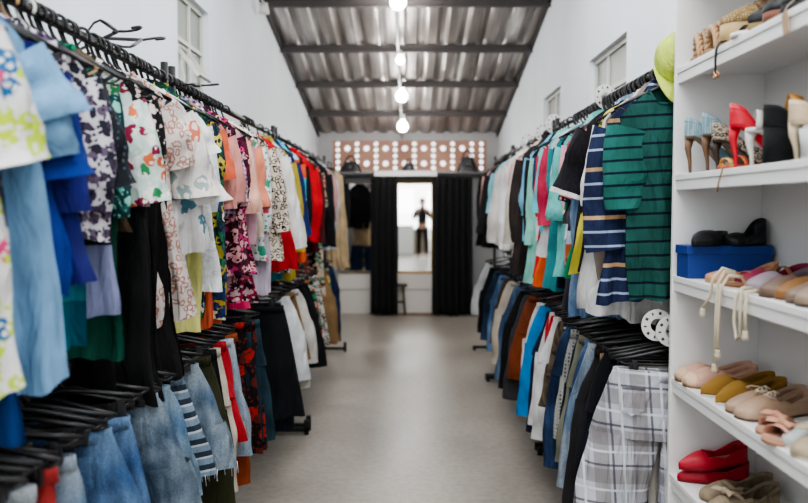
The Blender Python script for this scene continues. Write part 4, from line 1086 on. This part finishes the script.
# shelf E (fifth)
E = SH[0]
put(680, .815, E, 188, 'glossy red pointed flat shoe, lower of the stacked red pair', '#a5122a', '#7a1020', hv=.042, hb=.05, toe='point', group='red flats', inner='#9a8468', L=.23)
put(681, .812, E, 193, 'glossy red pointed flat shoe lying on top of its mate', '#b3152e', '#8a1222', hv=.042, hb=.055, toe='point', group='red flats', inner='#a8937a', dz=.05, tilt=(R(-4), R(4)), L=.23)
put(706, .83, E, 196, 'taupe gathered ballet flat nearest the red pair', ('plain', '#9c8a73'), '#6f6252', hv=.045, group='taupe ballet flats', inner='#57493b')
put(716, .82, E, 202, 'taupe gathered ballet flat in front of its mate', ('plain', '#a3917a'), '#6f6252', hv=.045, group='taupe ballet flats', inner='#57493b', bow='#a3917a')
put(760, .82, E, 180, 'red and white striped espadrille cut by the bottom of the picture', ('stripe', 'x', .03, [(0, '#c42236'), (.5, '#e9e6e2')]), '#b59a70', hv=.06, hb=.06, group='striped espadrilles', platform=.03)
put(785, .82, E, 182, 'red and white striped espadrille on the fifth shelf nearest the camera', ('stripe', 'x', .03, [(0, '#c42236'), (.5, '#e9e6e2')]), '#b59a70', hv=.06, hb=.06, group='striped espadrilles', platform=.03)
# shelf C (third)
Cz = SH[2]
M_bluebox = simple('blue_card', '#17377f', .55, bump=.05, var=.05)
bxx = thing('shoe_box', 'cobalt blue cardboard shoe box under the black shoes', 'box', (.94, 2.425, Cz))
MB().box(-.122, .125, -.05, .05, 0, .092).build('box_body', M_bluebox, bxx, smooth=False, bevel=.002)
MB().box(-.126, .129, -.054, .054, .072, .098).build('lid', M_bluebox, bxx, smooth=False, bevel=.002)
shoe((.885, 2.40, Cz+.1), R(222), 'black pointed flat lying on the left of the blue shoe box', '#17181c', '#101114', hv=.04, hb=.035, group='black shoes on the blue box', inner='#1c1c20', toe='point', L=.17, o0=.5)
shoe((1.0, 2.42, Cz+.1), R(206), 'black slingback pump standing on the right of the blue shoe box', '#14161a', '#0e0f12', kind='flat', hv=.03, hb=.075, L=.15, o0=.3, group='black shoes on the blue box', inner='#24262b')
gC = 'flats on the third shelf'
put(706, .83, Cz, 180, 'rose tan rope-soled espadrille in front of the blue box', '#b98a6c', '#b59468', hv=.03, group=gC, L=.2, inner='#c9a283')
put(737, .87, Cz, 192, 'magenta suede flat behind the grey lilac shoe', '#8f1f4a', '#5a1a2c', hv=.04, group=gC, inner='#7a3040', L=.21)
put(726, .84, Cz, 196, 'tan strappy sandal in the middle of the third shelf', '#a9744e', '#8c5f3e', kind='sandal', straps=((.1, .16, .03, '#a66f4a'), (.28, .34, .034, '#a66f4a'), (.8, .86, .045, '#a66f4a')), group=gC, L=.22)
put(748, .84, Cz, 196, 'grey lilac soft loafer on the third shelf', '#8d7f85', '#6a5d5f', hv=.045, group=gC, inner='#57494e', L=.21)
put(762, .825, Cz, 194, 'dark taupe moccasin with its sole toward the aisle', '#6c5648', '#4c3c33', hv=.045, group=gC, inner='#4b3a31')
put(780, .84, Cz, 204, 'tan ankle-strap wedge with an open tan heel', '#8a6038', '#6e4a2a', kind='heel', heel=.03, heel_t='wedge', hv=.045, hb=.06, group=gC, inner='#8b5a31')
put(790, .83, Cz, 196, 'taupe suede flat second from the right edge of the third shelf', '#7e6a5a', '#54443a', hv=.045, group=gC, inner='#57463b')
put(800, .825, Cz, 198, 'chunky beige flat at the right end of the third shelf', '#8f7c68', '#3d332c', hv=.05, group=gC, inner='#57463b')
# rope laces hanging over the lip of the third shelf
M_rope = simple('cream_rope', '#d3c6ab', .9, bump=.6, bscale=400)
def rope(name, label, strands, knots):
    t = thing(name, label, 'lace', strands[0][0], group='rope laces')
    o = Vector(strands[0][0])
    for s in strands: MB().tube([Vector(p)-o for p in s], .0042, 8).build('strand', M_rope, t)
    for k in knots:
        p = Vector(k)-o; MB().lathe([(.001, -.014), (.007, -.012), (.009, -.004), (.006, .003), (.008, .008), (.001, .012)], 10, 'z', p).build('tassel', M_rope, t)
yr = 2.12
rope('rope_lace', 'long cream rope lace hanging down past the third shelf, ending in tassels', [
    [(.86, 2.13, Cz+.04), (.83, 2.14, Cz+.05), (.806, 2.145, Cz+.02), (.80, 2.15, Cz-.03), (.79, 2.17, Cz-.06)],
    [(.85, 2.10, Cz+.035), (.82, 2.10, Cz+.045), (.802, 2.10, Cz+.01), (.80, 2.10, Cz-.08), (.80, 2.105, Cz-.2)],
    [(.86, 2.08, Cz+.03), (.825, 2.085, Cz+.035), (.803, 2.085, Cz), (.801, 2.088, Cz-.1), (.803, 2.092, Cz-.16)]],
    [(.79, 2.17, Cz-.072), (.80, 2.105, Cz-.212), (.803, 2.092, Cz-.172)])
rope('rope_lace', 'short looped cream rope lace hanging over the lip of the third shelf', [
    [(.85, 1.99, Cz+.012), (.82, 1.985, Cz+.012), (.804, 1.985, Cz-.005), (.803, 1.99, Cz-.07), (.804, 1.975, Cz-.115), (.803, 1.95, Cz-.10), (.803, 1.955, Cz-.04), (.806, 1.955, Cz+.005), (.84, 1.95, Cz+.01)],
    [(.84, 1.93, Cz+.012), (.806, 1.925, Cz+.008), (.803, 1.925, Cz-.04), (.803, 1.922, Cz-.085)]],
    [(.803, 1.922, Cz-.095)])
# shelf B (second): heels toward the aisle
Bz = SH[3]; gB = 'heeled shoes on the second shelf'
def heelput(px, heelx, zs, ang, label, up, sole, L=.2, **kw):
    y = F*heelx/(px-412); a = R(ang)
    return shoe((heelx+math.cos(a)*L/2*.93, y+math.sin(a)*L/2, zs+.0005), a, label, up, sole, L=L, **kw)
blueg = ('dots', '#86a4ae', '#dbe7ea', 160)
heelput(684, .815, Bz, -8, 'pale blue glitter stiletto with a brown heel in the shelf corner', blueg, '#6f533c', kind='heel', heel=.1, hv=.05, hb=.06, group=gB)
heelput(701, .84, Bz, -12, 'pale blue glitter stiletto next to the snakeskin heel', blueg, '#6f533c', kind='heel', heel=.1, hv=.05, hb=.065, group=gB)
heelput(711, .83, Bz, -14, 'snakeskin print heeled shoe beside the glitter stilettos', ('leopard', '#b7aa98', '#2f2822', 70), '#3a2d25', kind='heel', heel=.075, hv=.05, hb=.05, group=gB)
heelput(728, .82, Bz, -20, 'bright red high heel beside the snakeskin shoe', '#c4122a', '#c4122a', kind='heel', heel=.1, hv=.045, hb=.06, group=gB, L=.19)
heelput(744, .84, Bz, -14, 'silver strappy stiletto between red and black heels', '#c6c4c2', '#d5d2cd', kind='sandal', heel=.085, group=gB, straps=((.1, .16, .03, '#cfcac4'), (.3, .35, .034, '#cfcac4'), (.82, .9, .05, '#cfcac4')))
put(716, .82, Bz, 182, 'flat coral and gold sandal lying below the red heel', '#c9653f', '#b04c34', kind='sandal', straps=((.08, .14, .024, '#d9a35a'), (.26, .32, .03, '#d9683f'), (.8, .86, .035, '#d9a35a')), L=.2, W=.07)
heelput(762, .82, Bz, -6, 'tall black suede wedge shoe in the middle of the second shelf', '#101213', '#101213', kind='heel', heel=.085, heel_t='wedge', hv=.05, hb=.045, group=gB, W=.07, gloss=.95)
heelput(778, .86, Bz, -10, 'copper and wine strappy platform heel beside the black wedge', '#9b6a3a', '#7a2730', kind='sandal', heel=.095, heel_t='block', platform=.0, group=gB, straps=((.08, .18, .034, '#b5803f'), (.3, .38, .04, '#6e1c28'), (.78, .93, .06, '#b5803f')))
heelput(787, .82, Bz, -16, 'champagne gold slim heel near the right edge of the second shelf', '#c4ac8e', '#cdbb9f', kind='heel', heel=.075, hv=.045, hb=.05, group=gB)
heelput(802, .83, Bz, -8, 'metallic silver heel at the right edge of the second shelf', '#bdbcba', '#a9a7a4', kind='sandal', heel=.06, heel_t='block', group=gB, straps=((.06, .16, .03, '#d9d7d4'), (.24, .34, .038, '#cfcdca'), (.74, .92, .055, '#d9d7d4')))
st = thing('sandal_strap', 'thin tan strap with buckle dangling over the second shelf lip', 'strap', (.81, F*.81/(724-412), Bz))
MB().tube([(.02, 0, .012), (.0, 0, .012), (-.006, .01, 0), (-.008, .03, -.035), (-.006, .045, -.06)], .0022, 6).build('strap', simple('tan_strap', '#9a7a55', .6), st)
MB().lathe([(.007, -.001), (.009, 0), (.007, .001)], 14, 'x', (-.008, .01, .004)).build('buckle', simple('gilt', '#c9a35c', .3, .9), st)
# shelf A (top visible)
A = SH[4]; gA = 'sandals on the top visible shelf'
tanw = '#a98766'
for k, (px, ang, lb) in enumerate(((686, 168, 'beige woven multi-strap sandal lying at the far corner of the top shelf'), (700, 176, 'beige woven multi-strap sandal with tall ankle straps beside its mate'))):
    put(px, .82, A, ang, lb, tanw, '#8c6b4c', kind='sandal', group=gA, W=.086, braid=True, straps=tuple((s, s+.085, .06+.13*s, c_) for s, c_ in ((.05, '#b08c69'), (.13, '#9c7a5a'), (.23, '#b8966f'), (.34, '#a07f5e'), (.45, '#b08c69'), (.57, '#98765a'), (.69, '#b8966f'), (.81, '#a07f5e'))), L=.25)
put(715, .82, A, 178, 'gold glitter platform sandal behind the white slide', ('dots', '#a3865c', '#e6d3a8', 150), '#b79a6a', kind='flat', platform=.05, hv=.05, group=gA)
put(726, .805, A, 183, 'white flat sandal with thin black strap on the top shelf edge', '#dcd8d2', '#e2ded9', kind='sandal', group=gA, straps=((.14, .2, .024, '#17171a'), (.5, .54, .03, '#17171a')), inner='#d8d3cc')
put(742, .83, A, 176, 'black pointed shoe with gold edge on the top shelf', '#131416', '#8a7446', kind='flat', toe='point', hv=.055, group=gA, inner='#b89a66', platform=.02)
put(757, .82, A, 180, 'black leather flat beside the pointed shoe on the top shelf', '#17171a', '#7a4a38', kind='flat', hv=.05, group=gA, inner='#8f2230', platform=.02)
put(775, .83, A, 182, 'black flat with red lining near the paper tag', '#1b1a1c', '#1a1718', kind='flat', hv=.055, group=gA, inner='#b01f2c', platform=.02)
put(795, .83, A, 180, 'brown black flat at the right edge of the top shelf', '#3a3130', '#241d1b', kind='flat', hv=.05, group=gA, platform=.02)
yc_ = F*.806/(712-412)
ch = thing('ribbon_charm', 'black ribbon with a gold bow charm hanging from the top shelf lip', 'charm', (.806, yc_, A))
MB().tube([(.03, 0, .012), (.006, 0, .008), (-.002, .002, -.01), (-.003, .004, -.04), (-.002, .003, -.07)], .0026, 6).build('ribbon', M_black, ch)
MB().tube([(.03, -.008, .012), (.006, -.008, .008), (-.002, -.006, -.01), (-.003, -.003, -.04), (-.002, .003, -.072)], .002, 6).build('ribbon', M_black, ch)
b = MB()
for sg in (-1, 1):
    b.tube([(0, .003, -.076), (0, .003+sg*.012, -.068), (0, .003+sg*.018, -.076), (0, .003+sg*.012, -.084), (0, .003, -.077)], .0028, 6)
b.lathe([(.001, -.006), (.005, -.004), (.005, .004), (.001, .006)], 10, 'z', (0, .003, -.08))
b.build('charm', simple('rose_gold', '#d8ab86', .25, .9), ch)
tg = thing('price_tag', 'brown kraft paper tag hanging over the top shelf lip', 'tag', (.806, F*.806/(777-412), A))
MB().box(-.001, .001, -.012, .014, -.055, -.006).build('card', simple('kraft', '#a98c70', .9), tg, smooth=False, rot=(R(-14), 0, 0))
MB().tube([(.03, 0, .03), (.008, .002, .01), (-.001, .004, -.008)], .001, 5).build('string', M_rope, tg)

# ------------------------------------------------------------------ far end: fitting room
YC = 10.9
def curtain(x0, x1, z0, z1, folds, label, y=YC):
    c = thing('curtain', label, 'curtain', ((x0+x1)/2, y, z1), group='black fitting room curtains')
    w_ = x1-x0
    MB().grid(lambda a, v: (w_*(a-.5)*(1+.05*v), .045*math.sin(2*math.pi*folds*a+.6*math.sin(3*v))*(.6+.4*v)+.012*nse(a*8, v*4, x0), -(z1-z0)*v+.01*math.sin(9*a)*(v > .99)), 90, 16).build('cloth', M_curt, c, solid=.004)
    for k in range(folds+1):
        r = MB(); xx = -w_/2+w_*k/folds
        r.tube([(xx+.0*math.cos(t), .024*math.cos(t), .014+.024*math.sin(t)) for t in [2*math.pi*q/12 for q in range(13)]], .003, 5, caps=False).build('curtain_ring', M_steel, c)
zr = PZ(176, YC)
curtain(PX(371, YC), PX(397, YC), .03, zr-.03, 4, 'long black curtain drawn at the left side of the mirror')
curtain(PX(433, YC), PX(472, YC), .02, zr-.03, 6, 'wide black curtain at the right of the mirror doorway')
cr = MB(); cr.tube([(XL+.02, YC, zr-.015), (XR-.02, YC, zr-.015)], .012, 10)
tag(cr.build('curtain_rail', M_black), 'black tube curtain rail across the fitting room', 'curtain rail')
M_ledge = simple('grey_painted_board', '#7c7b79', .7, var=.04)
ld = thing('high_ledge', 'pale grey board ledge above the curtains where black bags stand', 'ledge', (0, 11.15, zr))
MB().box(XL+.002, XR-.002, -.18, .24, .036, .055).build('board', M_ledge, ld, smooth=False, bevel=.003)
MB().box(PX(374, YC), PX(437, YC), -.2, -.18, -.01, .07).build('header_board', simple('white_board', '#dcdad6', .6), ld, smooth=False, bevel=.003)
def bag(px, py0, label, w_, h_, strap):
    t = thing('handbag', label, 'bag', (PX(px, 11.1), 11.1, zr+.056), (0, 0, R(rnd.uniform(-10, 10))), 'black bags on the high ledge')
    mk = simple('black_bag_leather', '#111113', .45, bump=.2, bscale=30)
    def fn(a, v):
        th = 2*math.pi*a; q = 1-.45*v**1.5
        return (w_/2*q*math.copysign(abs(math.cos(th))**.6, math.cos(th)), .07*(1-.4*v)*math.copysign(abs(math.sin(th))**.6, math.sin(th)), h_*v+.012*math.sin(3*th)*v)
    b = MB(); b.grid(fn, 33, 8); b.lathe([(.001, 0), (w_*.3, 0)], 16); b.build('bag_body', mk, t, weld=.0003)
    MB().grid(lambda a, v: (w_*.52*(a-.5)*(1-.1*v), -.075+.02*v*(1-v)-.0, h_*(.95-.5*v)-.02*math.sin(math.pi*a)*v), 14, 7).build('flap', mk, t, solid=.006)
    for sg in (-1, 1):
        MB().tube([(w_*.22*math.cos(q), sg*.02, h_*.92+strap*math.sin(q)) for q in [math.pi*k/10 for k in range(11)]], .009, 7).build('handle', mk, t)
    MB().lathe([(.001, -.004), (.012, -.003), (.012, 0)], 12, 'y', (0, -.077, h_*.5)).build('clasp', simple('steel_clasp', '#9a9a9a', .3, .9), t)
bag(351, 0, 'black handbag slumped at the left end of the high ledge', .30, .14, .10)
bag(409, 0, 'small black handbag in the middle of the high ledge', .20, .12, .07)
bag(467, 0, 'large black handbag with round handle at the right end of the high ledge', .28, .2, .12)
# mirrors and low white panels
def mirror(x0, x1, z0, z1, y, label, fw_=.03):
    t = thing('mirror', label, 'mirror', ((x0+x1)/2, y, z0))
    w_ = (x1-x0)/2; h_ = z1-z0
    MB().box(-w_, w_, -.004, .004, 0, h_).build('glass', M_mirror, t, smooth=False)
    f = MB(); f.box(-w_-fw_, -w_, -.015, .015, -fw_, h_+fw_).box(w_, w_+fw_, -.015, .015, -fw_, h_+fw_).box(-w_, w_, -.015, .015, h_, h_+fw_).box(-w_, w_, -.015, .015, -fw_, 0)
    f.build('frame', M_pine, t, smooth=False, bevel=.002)
YM = 11.3
mirror(PX(389, YM), PX(431, YM), PZ(271, YM), PZ(184, YM), YM, 'tall mirror between the black curtains reflecting the shop entrance', .05)
mirror(PX(341, YM), PX(372, YM), PZ(271, YM), PZ(184, YM), YM, 'wall mirror left of the narrow black curtain reflecting hanging clothes', .012)
for a_, b_, lb in ((338, 387, 'white low panel under the left mirror'), (388, 436, 'white low two-board panel under the tall mirror')):
    t = thing('low_panel', lb, 'panel', (PX((a_+b_)/2, 11.25), 11.25, 0))
    w_ = (PX(b_, 11.25)-PX(a_, 11.25))/2
    for z0_, z1_ in ((.0, .33), (.34, .555)):
        MB().box(-w_+.002, w_-.002, -.012, .012, z0_, z1_).build('board', simple('cream_board', '#d3cdc6', .6, var=.02), t, smooth=False, bevel=.003)
stl = thing('wooden_stool', 'dark wooden stool standing behind the narrow black curtain', 'stool', (PX(399, 11.08), 11.08, 0))
MB().lathe([(.001, .40), (.115, .40), (.12, .41), (.12, .425), (.115, .432), (.001, .432)], 24).build('seat', M_wood, stl)
for k in range(4):
    a = math.pi/4+k*math.pi/2; MB().tube([(.075*math.cos(a), .075*math.sin(a), .4), (.12*math.cos(a), .12*math.sin(a), 0)], .013, 8).build('leg', M_wood, stl)
st_ = MB()
for k in range(4):
    a, b_ = math.pi/4+k*math.pi/2, math.pi/4+(k+1)*math.pi/2
    st_.tube([(.1*math.cos(a), .1*math.sin(a), .18), (.1*math.cos(b_), .1*math.sin(b_), .18)], .008, 6)
st_.build('stretcher', M_wood, stl)
mt = MB(); mt.box(PX(374, 11), PX(441, 11), 10.98, 11.22, .0005, .012)
tag(mt.build('door_mat', simple('brown_mat', '#7b6453', .95, bump=.4, bscale=80, var=.3, vscale=25), smooth=False, bevel=.003), 'flat brown mat on the floor in front of the tall mirror', 'mat')

# ------------------------------------------------------------------ photographer seen in the tall mirror
ph = thing('person', 'person in dark clothes raising a camera, seen in the tall mirror', 'person', (.30, -.75, 0))
def skin(name, pts, edges, mat, root=0, sub=2):
    me = bpy.data.meshes.new(name); me.from_pydata([p[:3] for p in pts], edges, [])
    o = bpy.data.objects.new(name, me); COL.objects.link(o); o.parent = ph
    bm = bmesh.new(); bm.from_mesh(me); ly = bm.verts.layers.skin.verify(); bm.verts.ensure_lookup_table()
    for i, v in enumerate(bm.verts):
        r = pts[i][3]; v[ly].radius = r if isinstance(r, tuple) else (r, r); v[ly].use_root = (i == root)
    bm.to_mesh(me); bm.free(); me.materials.append(mat)
    m = o.modifiers.new('skin', 'SKIN'); m.use_smooth_shade = True; m.branch_smoothing = .4
    s_ = o.modifiers.new('sub', 'SUBSURF'); s_.levels = sub; s_.render_levels = sub
    return o
M_skin = simple('skin', '#b98a70', .6); M_dark = fabric(('plain', '#1b1c20')); M_hair = simple('hair', '#2a201a', .7, bump=.4, bscale=120)
bp = [(0, 0, .95, (.15, .10)), (0, 0, 1.12, (.13, .09)), (0, 0, 1.32, (.16, .1)), (0, .0, 1.44, (.10, .07)), (0, .02, 1.51, .052), (0, .035, 1.60, .075), (0, .03, 1.68, .085),
      (-.17, 0, 1.40, .058), (-.25, .06, 1.17, .046), (-.12, .25, 1.38, .034), (-.07, .27, 1.43, .03),
      (.17, 0, 1.40, .058), (.25, .06, 1.17, .046), (.12, .25, 1.38, .034), (.07, .27, 1.43, .03),
      (-.09, 0, .88, .088), (-.10, .01, .49, .06), (-.11, -.01, .09, .042), (-.11, .12, .04, .036),
      (.09, 0, .88, .088), (.12, .05, .49, .06), (.14, .02, .09, .042), (.15, .15, .04, .036)]
be = [(0, 1), (1, 2), (2, 3), (3, 4), (4, 5), (5, 6), (3, 7), (7, 8), (8, 9), (9, 10), (3, 11), (11, 12), (12, 13), (13, 14), (0, 15), (15, 16), (16, 17), (17, 18), (0, 19), (19, 20), (20, 21), (21, 22)]
skin('body', bp, be, M_skin)
cl = [(0, 0, .98, (.165, .115)), (0, 0, 1.14, (.15, .11)), (0, 0, 1.33, (.175, .12)), (0, 0, 1.43, (.11, .08)), (-.175, 0, 1.39, .072), (-.255, .06, 1.16, .062), (-.14, .23, 1.35, .046), (.175, 0, 1.39, .072), (.255, .06, 1.16, .062), (.14, .23, 1.35, .046)]
skin('jacket', cl, [(0, 1), (1, 2), (2, 3), (3, 4), (4, 5), (5, 6), (3, 7), (7, 8), (8, 9)], M_dark)
tr = [(0, 0, .96, (.16, .11)), (-.09, 0, .86, .1), (-.10, .01, .49, .075), (-.11, -.01, .12, .06), (.09, 0, .86, .1), (.12, .05, .49, .075), (.14, .02, .12, .06)]
skin('trousers', tr, [(0, 1), (1, 2), (2, 3), (0, 4), (4, 5), (5, 6)], M_dark)
hr = MB(); hr.grid(lambda a, v: (.092*math.sin(v*2.0)*math.cos(2*math.pi*a), .01+.10*math.sin(v*2.0)*math.sin(2*math.pi*a)*(.75 if math.sin(2*math.pi*a) > 0 and v > .5 else 1), 1.665+.105*math.cos(v*2.0)), 25, 10)
hr.build('hair', M_hair, ph, weld=.0004)
fc = MB()
fc.lathe([(.001, -.014), (.013, -.006), (.016, .006), (.001, .016)], 8, 'z', (0, .125, 1.625)); fc.build('nose', M_skin, ph)
for s in (-1, 1):
    MB().lathe([(.001, -.010), (.010, -.005), (.011, .004), (.001, .010)], 10, 'y', (s*.032, .108, 1.655)).build('eye', simple('eye_white', '#e6e2dc', .3), ph)
    MB().lathe([(.001, -.03), (.012, -.02), (.016, .01), (.001, .03)], 8, 'z', (s*.088, .03, 1.64)).build('ear', M_skin, ph)
MB().tube([(-.024, .112, 1.585), (0, .12, 1.582), (.024, .112, 1.585)], [.003, .006, .003], 6).build('mouth', simple('lips', '#8f5148', .5), ph)
for s in (-1, 1):
    pts = []; ed = []
    pts.append((s*.075, .262, 1.425, .026)); pts.append((s*.06, .30, 1.455, .03))
    ed.append((0, 1))
    for f in range(4):
        b0 = len(pts); z = 1.478-f*.02; Lf = (.03, .034, .031, .024)[f]
        pts += [(s*.055, .318, z, .0095), (s*(.05), .318+Lf*.8, z+.003, .0088), (s*(.035), .322+Lf*.9, z+.002, .008)]
        ed += [(1, b0), (b0, b0+1), (b0+1, b0+2)]
    b0 = len(pts); pts += [(s*.05, .29, 1.43, .011), (s*.03, .30, 1.425, .0095)]; ed += [(1, b0), (b0, b0+1)]
    skin('hand', pts, ed, M_skin, 1, 1)
cmr = thing('photo_camera', 'black camera held up by the person seen in the mirror', 'camera', (.30, -.43, 1.455))
MB().box(-.045, .045, -.02, .02, -.035, .035).box(-.018, .018, -.018, .018, .035, .055).build('camera_body', M_black, cmr, smooth=False, bevel=.005)
MB().lathe([(.001, .08), (.026, .08), (.032, .075), (.032, .02), (.001, .02)], 20, 'y').build('lens', M_black, cmr)
# counter near the entrance, seen only in the mirror
ct = thing('shop_counter', 'white counter by the shop entrance, seen in the mirror', 'counter', (-.55, -3.2, 0))
MB().box(-.45, .6, -.25, .25, 0, .88).build('cabinet', M_white, ct, smooth=False, bevel=.005); MB().box(-.48, .63, -.28, .28, .88, .91).build('worktop', M_white, ct, smooth=False, bevel=.004)
